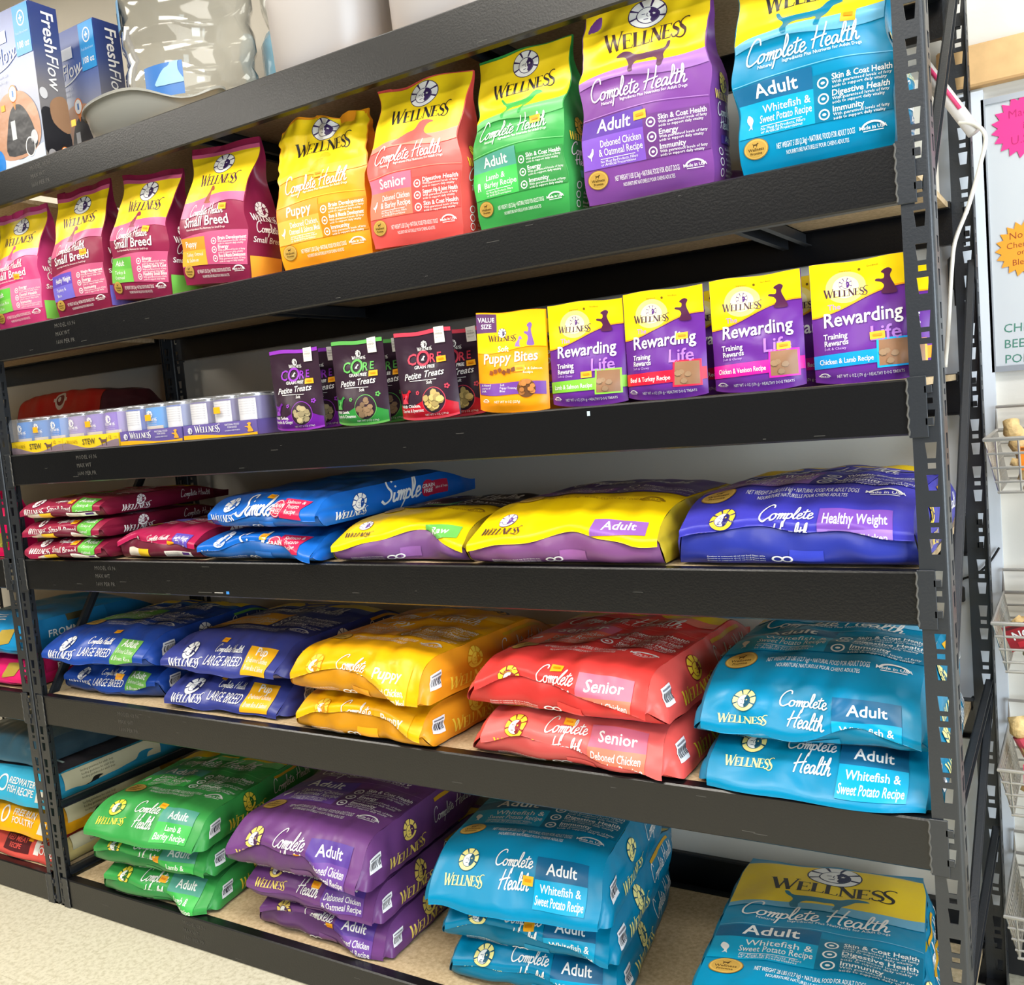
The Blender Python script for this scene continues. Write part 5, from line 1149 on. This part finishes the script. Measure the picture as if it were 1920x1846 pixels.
def red_strip(A, w, Lt):
    A.rect(-0.12*w, 0.014, 0.20*w, 0.066, (90, 36, 40), 2); A.text('RED MEAT', 0.03*w, 0.044, 0.016, (230, 90, 80), 'C', 0.03); A.text('RECIPE', 0.03*w, 0.024, 0.014, (230, 90, 80), 'C', 0.03)
    A.text('DOG', 0.39*w, 0.050, 0.024, WHITE, 'C', 0.04); A.text('FOOD', 0.39*w, 0.022, 0.024, WHITE, 'C', 0.04); A.rect(0.25*w, 0.016, 0.31*w, 0.078, WHITE, 2); A.rect(0.16*w, 0.052, 0.215*w, 0.07, (250, 170, 20), 3)
plain_bag('coral red bag at the bottom of the neighbouring rack stack', (232, 92, 82), -0.335, 0.035, Z6, 0.42, 0.60, 0.082, (190, 170, 110), white_side((190, 80, 70)), red_strip, 511, ((-1,.1),(1,.06)))
plain_bag('yellow bag between the coral red and light blue bags in the neighbouring rack', (250, 178, 20), -0.335, 0.03, Z6+0.085, 0.42, 0.60, 0.095, (214, 150, 20), white_side((200, 150, 30)), now_strip('FREE RUN', 'POULTRY'), 512, ((-1,.1),(1,.06)))
plain_bag('light blue bag with a charcoal top in the neighbouring rack', (60, 176, 214), -0.335, 0.035, Z6+0.183, 0.42, 0.60, 0.105, (40, 140, 176), white_side((40, 130, 160)), now_strip('REDWATER', 'FISH RECIPE', (58, 54, 58)), 513, ((-1,.1),(1,.06)))
plain_bag('grey blue bag on top of the charcoal topped bag in the neighbouring rack', (70, 110, 130), -0.42, 0.08, Z6+0.295, 0.40, 0.56, 0.080, (50, 70, 80), None, None, 514, ((-1,.1),(1,.06)))
# standing pink bag, neighbouring rack
pk = tag(empty('dog_food_bag', (-0.227, 0.080, Z4)), 'hot pink bag with a clear window standing in the neighbouring rack', 'dog food bag', 'dog food bags on the neighbouring rack')
def pkf(x_, q):
    u = np.clip(x_/0.105, -1, 1); v = q/0.205
    return np.stack([u*0.105*(1-0.02*v), -0.045*(1-0.9*sstep(0.4, 1, v)) - 0.012*(1-u*u)*np.sin(np.pi*v), q], 1)
pa = Art(); pa.rect(-0.100, 0.028, 0.100, 0.072, (150, 140, 60), 1)
_r = random.Random(3)
for k in range(40): pa.disc(_r.uniform(-.095, .095), _r.uniform(.033, .067), _r.uniform(.004, .008), _r.choice(((196,180,80),(110,120,40),(230,220,150))), 2 + k % 4, None, 8)
for k in range(3): pa.rect(0.02, 0.10+0.01*k, 0.085-0.01*k, 0.103+0.01*k, (250, 170, 200), 3)
panel('front_panel', pkf, -0.105, 0.105, 0, 0.205, film((250, 10, 100)), pa, pk, 20, 24)
panel('back_panel', lambda x_, q: pkf(-x_, q)*np.array([1, -1, 1]), -0.105, 0.105, 0, 0.205, film((230, 10, 90)), None, pk, 14, 16)
panel('side_gusset', lambda a, q: np.stack([0*a + 0.105*(1-0.02*q/0.205), (a/0.045)*0.045*(1-0.9*sstep(0.4, 1, q/0.205)), q], 1), -0.045, 0.045, 0, 0.205, film((240, 10, 96)), None, pk, 6, 16)

# ------------------------------------------------------------------ dark red bag behind the trays
def red_side(G, t): pass
rbs = spec((88, 40, 44), (88,40,44), (88,40,44), (88,40,44))
def red_art(A, w, Lt):
    A.band(-w*.49, w*.49, lambda x: 0.0*x + 0.0, lambda x: 0.085 + 0*x, (196, 30, 30), 1)
    A.disc(0.02*w, 0.045, 0.030, (222, 210, 200), 2, 0.026); A.rect(-0.06*w, 0.040, 0.10*w, 0.050, (222, 210, 200), 2); A.disc(0.02*w, 0.045, 0.022, (120, 30, 40), 3, 0.016); A.disc(0.005*w, 0.047, 0.008, (222, 210, 200), 4)
lying_bag('dark brown bag under the dark red bag, in the neighbouring rack', spec((60, 36, 34), (60,36,34), (60,36,34), (60,36,34)), -0.35, 0.40, Z3, 0.44, 0.28, 0.100, 0.0, ((-1,.06),(1,.06)), 602, 0.002, None, group='dog food bags on the neighbouring rack', strip=None, art=None, bottom=None, bar=0, side_art=False, ys=0.05, tap=0.08, flare=0.0)
lying_bag('dark red bag with a pale oval emblem in the neighbouring rack, behind the stew trays', rbs, -0.35, 0.395, Z3+0.103, 0.46, 0.28, 0.100, 0.0, ((-1,.06),(1,.06)), 601, 0.002, None, group='dog food bags on the neighbouring rack', strip=None, art=red_art, bottom=None, bar=0, side_art=False, ys=0.05, tap=0.08, flare=0.0)

# ------------------------------------------------------------------ things on top of the rack
Z1 = LV[0] + 0.001
def flow_box(label, x, y, yaw, st):
    bw, bd, bh = 0.26, 0.085, 0.43
    root = tag(empty('fountain_box', (x, y, Z1), yaw), label, 'pet fountain box', 'boxed pet fountains on top of the rack')
    k = MB(); k.box((0.001, 0.001, 0.0), (bw-0.001, bd-0.001, bh), mat((226, 228, 232), 0.45)); k.build('carton', root)
    def grad(nm, c):
        def b(nt, p):
            tc = nt.nodes.new('ShaderNodeTexCoord'); sx = nt.nodes.new('ShaderNodeSeparateXYZ'); r = nt.nodes.new('ShaderNodeValToRGB'); mr = nt.nodes.new('ShaderNodeMapRange')
            mr.inputs[2].default_value = bh
            nt.links.new(tc.outputs['Object'], sx.inputs[0]); nt.links.new(sx.outputs['Z'], mr.inputs[0]); nt.links.new(mr.outputs[0], r.inputs['Fac']); nt.links.new(r.outputs['Color'], p.inputs['Base Color'])
            e = r.color_ramp.elements; e[0].position = 0.0; e[0].color = tuple(lin(v) for v in c[0]) + (1,); e[1].position = 0.95; e[1].color = tuple(lin(v) for v in c[3]) + (1,)
            for pos, cc in ((0.5, c[1]), (0.75, c[2])): n = e.new(pos); n.color = tuple(lin(v) for v in cc) + (1,)
            p.inputs['Roughness'].default_value = 0.3
        return node_mat(nm, b)
    F = Art(); OR = (240, 130, 40)
    ff = lambda a, b: np.stack([a, 0*a, b*bh/0.34], 1)
    F.rect(0.19, 0.235, 0.258, 0.338, (40, 150, 220), 2); F.ring(0.224, 0.31, 0.015, 0.003, WHITE); F.rect(0.217, 0.308, 0.231, 0.312, WHITE, 3); F.rect(0.222, 0.303, 0.226, 0.317, WHITE, 3)
    F.text('108 oz', 0.224, 0.25, 0.014, WHITE, 'C', 0.02); micro(F, 'Fresh filtered water', 0.224, 0.278, 0.006, (190, 226, 250), 0.055, 'C')
    F.text('FreshFlow', 0.185, 0.236, 0.034, WHITE, 'R', 0.0, 0.1, 3, 0.05, 0.19); F.put(ribbon(catmull([(0.01,.222),(0.08,.218),(0.14,.226),(0.19,.245)], 5), 0.003), 0, 0, 1, WHITE, 3)
    F.rect(0.10, 0.275, 0.15, 0.30, (230, 232, 240), 2); micro(F, 'Filtered water dish', 0.06, 0.205, 0.007, (210, 220, 240), 0.1); micro(F, 'for cats and dogs', 0.06, 0.193, 0.007, (210, 220, 240), 0.09)
    F.band(0.0, 0.26, lambda a: 0.0*a, lambda a: 0.035 + 0.01*np.sin(a*30), (210, 226, 248), 1)
    F.put(poly2d(catmull([(0.05,.06),(0.06,.13),(0.10,.165),(0.15,.17),(0.20,.16),(0.245,.12),(0.25,.06),(0.2,.03),(0.1,.03)], 4, True)), 0, 0, 1, (190, 140, 110), 2)
    F.put(poly2d(catmull([(0.10,.04),(0.11,.10),(0.135,.135),(0.17,.14),(0.20,.12),(0.225,.08),(0.225,.04)], 4, True)), 0, 0, 1, (36, 36, 42), 3); F.rect(0.125, 0.07, 0.145, 0.11, (200, 204, 210), 4)
    F.disc(0.15, 0.165, 0.019, OR, 4); F.disc(0.15, 0.165, 0.016, WHITE, 5); F.put(poly2d([(0.14,.152),(0.16,.152),(0.153,.13)]), 0, 0, 1, OR, 4); F.rect(0.146, 0.158, 0.154, 0.172, (60, 120, 190), 6)
    F.disc(0.20, 0.045, 0.021, WHITE, 5); F.disc(0.20, 0.045, 0.018, (50, 50, 56), 6); F.disc(0.222, 0.062, 0.015, (190, 192, 200), 6); F.disc(0.05, 0.03, 0.03, (20, 130, 220), 4)
    panel('printed_front', ff, 0, bw, 0, 0.34, grad('box_front', ((168, 182, 206), (138, 142, 166), (52, 90, 170), (28, 66, 146))), F, root, 12, 16, 1.0)
    S = Art(); fs = lambda a, b: np.stack([0*a + bw, a, b*bh/0.34], 1)
    S.text('Fresh', bd*0.42, 0.325, 0.036, WHITE, 'L', 0.02, 0.0, 3, -math.pi/2, 0.085); S.text('Flow', bd*0.42, 0.235, 0.036, WHITE, 'L', 0.0, 0.12, 3, -math.pi/2, 0.075)
    S.put(poly2d(catmull([(0.0,.03),(0.0,.11),(0.03,.12),(0.05,.09),(0.083,.07),(0.083,.03),(0.04,.02)], 4, True)), 0, 0, 1, (34, 34, 40), 2); S.put(poly2d(catmull([(0.035,.09),(0.083,.075),(0.084,.14),(0.06,.15),(0.03,.13)], 4, True)), 0, 0, 1, (150, 116, 90), 3)
    S.disc(0.014, 0.15, 0.012, (200, 200, 206), 3); S.disc(0.06, 0.03, 0.013, OR, 4); S.disc(0.06, 0.03, 0.011, WHITE, 5); S.disc(0.02, 0.02, 0.013, (150, 150, 156), 4)
    panel('printed_side', fs, 0, bd, 0, 0.34, grad('box_side', ((120, 116, 112), (118, 116, 122), (60, 74, 124), (44, 60, 120))), S, root, 6, 16, 1.0)
    k = MB(); k.box((st[0]-0.008, -0.003, st[1]-0.008), (st[0]+0.008, -0.0022, st[1]+0.008), mat(ORANGE, 0.5)); k.build('price_sticker', root)
    return root
flow_box('blue pet fountain box at the front left corner of the rack top', 0.015, 0.045, 0.02, (0.10, 0.18))
flow_box('blue pet fountain box set back beside the grey bowl', 0.040, 0.235, -0.02, (0.20, 0.17))
M_CLEAR = mat((250, 252, 252), 0.03, 0, 'clear', 0.25, 10, 0.5, 1.0, 1.0); M_GREY = mat((138, 138, 132), 0.22, 0, 'gloss', 0.0)
def bottle(parent, c, r, h, z0, ribs=True):
    k = MB(); prof = [(r*0.55, z0), (r*0.86, z0+0.03), (r*0.98, z0+0.07)]
    for i in range(5):
        z = z0 + 0.09 + i*(h-0.13)/5; prof += [(r*(0.955 if i % 2 else 1.0), z), (r*(0.955 if i % 2 else 1.0), z+(h-0.13)/7)]
    prof += [(r*0.97, z0+h-0.03), (r*0.8, z0+h), (0.0, z0+h)]
    V = []; n = 14
    k.lathe(prof, M_CLEAR, 44, c); inner = [(max(0, a-0.003), b-0.001) for a, b in prof][::-1]
    k.lathe(inner, M_CLEAR, 44, c)
    return k.build('water_bottle', parent, True)
wt = tag(empty('pet_waterer', (0.56, 0.17, Z1)), 'grey pet waterer with a big clear bottle, beside the blue boxes', 'pet waterer')
k = MB(); n = 56; V = []; F = []
def bowl_r(a): # plan outline of the basin
    return 0.215 + 0.012*math.cos(2*a)
rings = [(0.80, 0.0, 0), (0.86, 0.004, 0), (0.96, 0.075, 1), (1.0, 0.098, 1), (1.035, 0.100, 1), (1.04, 0.094, 1), (1.03, 0.104, 1), (0.975, 0.106, 1), (0.93, 0.085, 1), (0.80, 0.02, 0), (0.0, 0.018, 0)]
for i in range(n):
    a = 2*math.pi*i/n; rr = bowl_r(a)
    dip = 1 - 0.45*math.exp(-((((a - 5.75 + math.pi) % (2*math.pi)) - math.pi)/0.5)**2)
    for s_, z_, m_ in rings: V.append((rr*s_*math.cos(a), rr*0.62*s_*math.sin(a), z_*(dip if m_ else 1)))
q = len(rings)
for i in range(n):
    j = (i+1) % n
    for t in range(q-1): F.append((i*q+t, j*q+t, j*q+t+1, i*q+t+1))
k.add(V, F, M_GREY); b = k.build('base_bowl', wt, True); b.location = (0.045, -0.02, 0)
kb = MB(); kb.lathe([(0.17, 0.0), (0.183, 0.02), (0.18, 0.10), (0.165, 0.105), (0.16, 0.08), (0.0, 0.078)], M_GREY, 40, (0.0, 0.17, 0)); kb.build('bottle_collar', wt, True)
bo = bottle(wt, (0.0, 0.17, 0), 0.180, 0.42, 0.085)
L = Art(); L.put(DOGS['lie'], -0.04, 0.03, 0.08, (150, 190, 220), 2)
cyl = lambda a, b, r=0.183, cx=0.0, cyy=0.17: np.stack([cx + r*np.sin(a/r + 0.5), cyy - r*np.cos(a/r + 0.5), b + 0.12 + 0.3*a*0.3], 1)
panel('bottle_label', cyl, -0.075, 0.035, 0.0, 0.085, mat((50, 110, 180), 0.35), L, wt, 14, 6)
cyl2 = lambda a, b, r=0.183, cx=0.0, cyy=0.17: np.stack([cx + r*np.sin(a/r - 0.75), cyy - r*np.cos(a/r - 0.75), b + 0.335 - 0.1*a], 1)
panel('bottle_label', cyl2, -0.05, 0.06, 0.0, 0.08, mat((60, 150, 210), 0.35), Art().rect(-0.04, 0.03, 0.02, 0.06, WHITE, 1), wt, 14, 6)
st = MB(); st.box((-0.125, -0.147, 0.055), (-0.107, -0.146, 0.071), mat(ORANGE, 0.5)); st.build('price_sticker', wt)
fb = tag(empty('pet_waterer', (0.75, 0.585, Z1)), 'bluish clear pet waterer bottle behind, between the clear bottle and white feeder', 'pet waterer')
k = MB(); k.lathe([(0.09, 0), (0.11, 0.02), (0.114, 0.32), (0.10, 0.35), (0.0, 0.35)], mat((130, 196, 228), 0.12, 0, 'tinted', 0.3, 16, 0.6, 0.6), 36); k.build('base_bowl', fb, True)
bottle(fb, (0, 0, 0), 0.105, 0.30, 0.35)
M_WHITEP = mat((178, 172, 170), 0.3, 0, 'gloss', 0.0)
def feeder(label, x, y, r, h, lab):
    root = tag(empty('pet_feeder', (x, y, Z1)), label, 'pet feeder', 'white pet feeders on top of the rack')
    k = MB(); k.lathe([(0, 0), (r*0.93, 0), (r*0.95, 0.004), (r*1.0, h), (r*1.015, h+0.006), (r*0.99, h+0.008), (r*0.96, h-0.004), (r*0.90, 0.02), (0, 0.02)], M_WHITEP, 52); k.build('base_bowl', root, True)
    bottle(root, (0, 0, 0), r*0.90, 0.24, h-0.03)
    if lab:
        L = Art(); L.rect(-0.075, 0.05, 0.055, 0.13, (40, 90, 170), 1); L.put(ribbon(catmull([(-0.06,.03),(-0.01,.05),(0.06,.02)], 5), 0.014), 0, 0, 1, (250, 170, 40), 2); L.rect(-0.01, 0.008, 0.075, 0.024, (236, 110, 70), 3); L.text('Feeder', 0.03, 0.03, 0.02, WHITE, 'C', 0.03) if False else None
        f = lambda a, b: np.stack([r*0.925*np.sin(a/r - 0.15), -r*0.925*np.cos(a/r - 0.15), b + h + 0.012], 1)
        panel('bottle_label', f, -0.10, 0.09, 0.0, 0.17, mat((70, 160, 220), 0.35), L, root, 16, 8)
    return root
feeder('white pet feeder with a blue and orange label on top of the rack', 1.232, 0.165, 0.152, 0.170, True)
feeder('white pet feeder at the right of the rack top, without a label in view', 1.565, 0.185, 0.160, 0.24, False)
# carton and rolled paper at the right end of the second shelf
k = MB(); k.box((2.14, 0.42, Z2), (2.425, 0.60, Z2+0.20), mat((222, 214, 198), 0.7, 0, 'card', 0.05, 40)); k.box((2.26, 0.4195, Z2+0.199), (2.29, 0.60, Z2+0.2006), mat((206, 196, 170), 0.4)); o = k.build('carton'); tag(o, 'plain cream carton behind the blue whitefish bag', 'carton')
k = MB(); a = Vector((2.405, 0.585, 2.010)); b = Vector((2.497, 0.575, 1.850)); d = (b-a)
k.tube([a, a+d*0.5, b], 0.014, mat((206, 200, 196), 0.5), 14); o = k.build('rolled_poster', None, True); tag(o, 'rolled white poster leaning out between the right posts', 'rolled poster')
k = MB(); k.tube([a+d*0.1+Vector((0.004, -0.014, 0.002)), a+d*0.7+Vector((0.004, -0.014, 0.002))], 0.004, mat((214, 60, 110), 0.5), 8); k.build('pink_stripe', o, True)

# ------------------------------------------------------------------ the wall to the right
slabs = tag(empty('whiteboard', (3.0, 0.70, 1.655)), 'large whiteboard with handwritten green words, on the wall to the right', 'whiteboard')
k = MB(); k.box((-0.492, 0.004, -0.275), (0.492, 0.020, 0.275), mat((206, 208, 210), 0.25)); k.build('writing_surface', slabs)
A = Art()
for t, z in (('CHICKEN', 1.452), ('BEEF', 1.419), ('PORK', 1.387)): A.text(t, -0.474, z-1.655, 0.018, (70, 130, 110), 'L', 0.0, 0.05)
k = MB()
for v2, t2, c, l in A.items: k.add([(v[0], 0.0035, v[1]) for v in v2], [tuple(t) for t in t2], mat(c, 0.6))
k.build('handwriting', slabs)
k = MB(); fr = mat((196, 200, 206), 0.35, 0.6, 'metal')
for a, b in (((-0.50, 0.0, -0.285), (0.50, 0.02, -0.273)), ((-0.50, 0.0, 0.273), (0.50, 0.02, 0.285)), ((-0.50, 0.0, -0.273), (-0.492, 0.02, 0.273)), ((0.492, 0.0, -0.273), (0.50, 0.02, 0.273))): k.box(a, b, fr)
k.build('board_frame', slabs)
def star(label, x, z, r, col, lines, tc, rot):
    k = MB(); n = 20; P = []
    for i in range(2*n):
        a = math.pi*i/n + rot; q = r if i % 2 == 0 else r*0.80; P.append((q*math.cos(a), q*math.sin(a)))
    V = [(p[0], 0, p[1]) for p in P] + [(p[0], 0.0012, p[1]) for p in P] + [(0, 0, 0), (0, 0.0012, 0)]; m = 2*n
    k.add(V, [(i, (i+1) % m, 2*m) for i in range(m)] + [((i+1) % m + m, i+m, 2*m+1) for i in range(m)] + [(i, i+m, (i+1) % m + m, (i+1) % m) for i in range(m)], mat(col, 0.7))
    A = Art()
    for t, xx, zz, h in lines: A.text(t, xx, zz, h, tc, 'C', -0.008, 0.08, 3, 0.06)
    for v2, t2, c, l in A.items: k.add([(v[0], -0.0006, v[1]) for v in v2], [tuple(t) for t in t2], mat(c, 0.6))
    o = k.build('paper_star'); o.location = (x, 0.7015, z); return tag(o, label, 'paper sign', 'starburst paper signs on the whiteboard')
star('hot pink starburst sign with handwriting on the whiteboard', 2.583, 1.872, 0.066, (255, 56, 140), (('Made', -0.008, 0.02, 0.016), ('in', 0, -0.006, 0.014), ('U.S.A.', 0.0, -0.034, 0.017)), (190, 30, 110), 0.1)
star('orange starburst sign with handwriting on the whiteboard', 2.574, 1.623, 0.059, (255, 160, 40), (('No', -0.018, 0.022, 0.014), ('Chemicals', 0.0, 0.004, 0.0125), ('or', -0.01, -0.012, 0.011), ('Bleach', -0.004, -0.032, 0.0125)), (150, 70, 20), 0.0)
M_WIRE = mat((176, 172, 166), 0.28, 0.6, 'wire', 0.0)
def basket(z, label):
    root = tag(empty('wire_basket', (2.505, 0.40, z)), label, 'wire basket', 'wire baskets hanging on the right wall')
    Wd, D, H = 0.34, 0.29, 0.105
    k = MB(); ins = 0.035
    def ringz(zz, r):
        t = zz/H; yf = -ins*t*0 + 0.035*(1-0) * (-zz/H) * -1
        f = 0.0 + 0.04*(-zz/H); e = 0.018*(-zz/H)
        k.tube([(e, f, zz), (Wd-e, f, zz), (Wd-e, D-0.002, zz), (e, D-0.002, zz)], r, M_WIRE, 8, closed=True)
    for zz, r in ((0.0, 0.0042), (-0.028, 0.0026), (-0.056, 0.0026), (-0.084, 0.0026), (-H, 0.0032)): ringz(zz, r)
    for i in range(9):
        x = 0.02 + i*(Wd-0.04)/8; k.tube([(x, 0.0, 0), (x, 0.04, -H), (x, D-0.002, -H)], 0.0022, M_WIRE, 6)
    for i in range(14):
        y = 0.012 + i*(D-0.02)/13
        for s_ in (0, 1): k.tube([(s_*Wd + (1-2*s_)*0.0, y, 0), (s_*Wd + (1-2*s_)*0.018, 0.04 + y*(D-0.05)/D, -H)], 0.0020, M_WIRE, 6)
    k.tube([(0, D-0.002, 0.0), (0.0, D-0.002, 0.05), (Wd, D-0.002, 0.05), (Wd, D-0.002, 0)], 0.0035, M_WIRE, 8)
    k.build('wire_frame', root)
    return root
RAW = mat((226, 192, 132), 0.6, 0, 'rawhide', 0.6, 60, 0.3, var=0.2)
def chew(label, x, y, z, r, L, ax, band=None, card=None, seed=0):
    root = tag(empty('dog_chew', (x, y, z), ax[0], ax[1], ax[2]), label, 'dog chew', 'dog chews in the wire baskets')
    k = MB(); rr = random.Random(seed); n = 14
    k.tube([(-L/2 + L*i/(n-1), 0.004*math.sin(i*1.3+seed), 0.003*math.cos(i*1.7)) for i in range(n)], [r*(0.8 + 0.2*math.sin(math.pi*i/(n-1)) + 0.08*math.sin(i*2.3+seed)) for i in range(n)], RAW, 12); k.build('rawhide', root, True)
    if band:
        k = MB(); k.tube([(-L*0.25, 0, 0), (0, 0, 0), (L*0.25, 0, 0)], r*1.07, mat(band, 0.35), 16)
        k.box((-L*0.14, -r*1.15, -r*0.55), (L*0.14, -r*1.06, r*0.55), mat((236, 232, 236), 0.5))
        for q in range(8): k.box((-L*0.11 + q*L*0.028, -r*1.16, -r*0.4), (-L*0.10 + q*L*0.028, -r*1.145, r*0.3), mat((70, 64, 70)))
        k.build('paper_band', root, False)
    if card:
        k = MB(); c, txt, cw, ch = card
        k.box((-cw/2, -r-0.006, -ch*0.3), (cw/2, -r-0.003, ch*0.7), mat(c, 0.5)); k.box((-cw/2+0.003, -r-0.0066, ch*0.55), (cw/2-0.003, -r-0.006, ch*0.66), mat(sh(c, 0.55), 0.5))
        V, T = text2d(txt or '-', 0.02, 0, 2); V = V*0.016
        if txt: k.add([(v[0]-cw*0.42, -r-0.0068, v[1]+ch*0.12) for v in V], [tuple(t) for t in T], mat(WHITE, 0.5))
        k.box((-cw*0.4, -r-0.0066, -ch*0.2), (cw*0.4, -r-0.006, ch*0.02), mat(sh(c, 1.3), 0.5)); k.build('header_card', root)
    return root
for z, lab in ((1.246, 'topmost wire basket on the right, with orange cards'), (0.892, 'wire basket with dark red cards, second from the top'), (0.600, 'wire basket with the pink banded chew, third from the top'), (0.300, 'lowest wire basket, filled with plain chews')): basket(z, lab)
OC = (250, 140, 30)
chew('cream chew under the orange card in the topmost basket', 2.618, 0.490, 1.172, 0.019, 0.12, (0.05, 0, 0), seed=1)
chew('chew with a tall orange header card in the topmost basket', 2.660, 0.580, 1.204, 0.018, 0.11, (0, 0, 0), None, (OC, '', 0.12, 0.13), 2)
chew('upright cream chew at the left of the topmost basket', 2.560, 0.56, 1.214, 0.019, 0.12, (0.2, 0, 1.2), seed=3)
chew('chew with a low orange card at the front of the topmost basket', 2.610, 0.462, 1.195, 0.010, 0.13, (0, 0, 0.0), None, (OC, '', 0.10, 0.045), 4)
DR = (150, 24, 36)
chew('chew with a slanted dark red card in the second basket', 2.605, 0.452, 0.868, 0.008, 0.15, (0, 0, -0.35), None, (DR, 'NO-HIDE', 0.16, 0.05), 5)
chew('chew with a pale red card at the back of the second basket', 2.63, 0.60, 0.855, 0.018, 0.11, (0.05, 0, 0), None, ((214, 80, 84), '', 0.11, 0.10), 6)
chew('cream chew lying at the bottom of the second basket', 2.615, 0.495, 0.820, 0.019, 0.12, (0.1, 0, 0), seed=7)
chew('plain cream chew at the left of the second basket', 2.568, 0.55, 0.850, 0.016, 0.08, (0.4, 0, 0.4), seed=8)
chew('big chew with a pink paper band and barcode in the third basket', 2.560, 0.52, 0.602, 0.022, 0.15, (0.2, 0, 1.15), (236, 90, 110), None, 9)
chew('chew with a bright pink card at the front of the third basket', 2.600, 0.462, 0.545, 0.010, 0.12, (0, 0, 0.0), None, ((236, 70, 110), 'NP', 0.11, 0.075), 10)
chew('pale chew at the back of the third basket', 2.63, 0.60, 0.55, 0.020, 0.14, (0, 0, 0.2), seed=11)
for i, (x, y, z, a) in enumerate(((2.575, 0.47, 0.218, 0.2), (2.60, 0.53, 0.222, -0.3), (2.57, 0.58, 0.255, 0.6), (2.615, 0.49, 0.262, 0.1), (2.585, 0.55, 0.293, -0.5))):
    chew(('front bottom', 'rear bottom', 'left tilted', 'front upper', 'uppermost')[i] + ' plain chew in the lowest basket', x+0.012, y+0.015, z+0.008, 0.021, 0.095, (a, 0, 0.15*i), seed=20+i)
# cords
def cord(name, label, pts, r, col):
    k = MB(); k.tube(catmull(pts, 8).tolist(), r, mat(col, 0.45), 10); o = k.build(name, None, True); return tag(o, label, 'cord')
cord('extension_cord', 'white extension cord hanging down between the right posts', [(2.470, 0.57, 1.875), (2.500, 0.560, 1.862), (2.517, 0.56, 1.835), (2.508, 0.56, 1.79), (2.482, 0.56, 1.708), (2.455, 0.56, 1.644), (2.446, 0.56, 1.59), (2.436, 0.56, 1.485), (2.425, 0.56, 1.39)], 0.0042, (228, 224, 214))
o = cord('plug_cable', 'thin black cable ending in a plug behind the right posts', [(2.50, 0.69, 0.99), (2.478, 0.69, 0.955), (2.452, 0.69, 0.93), (2.424, 0.69, 0.918), (2.421, 0.69, 0.90)], 0.0025, (24, 24, 26))
k = MB(); k.box((2.415, 0.682, 0.868), (2.428, 0.696, 0.902), M_BLACK, 0.003); k.build('plug', o)
k = MB(); k.box((2.425, 0.672, 1.555), (2.455, 0.70, 1.625), mat((40, 44, 50), 0.4), 0.006); k.tube([(2.44, 0.685, 1.555), (2.44, 0.685, 1.52)], 0.006, M_BLACK, 8); o = k.build('plug_adapter'); tag(o, 'dark plug adapter on the wall behind the right posts', 'plug adapter')
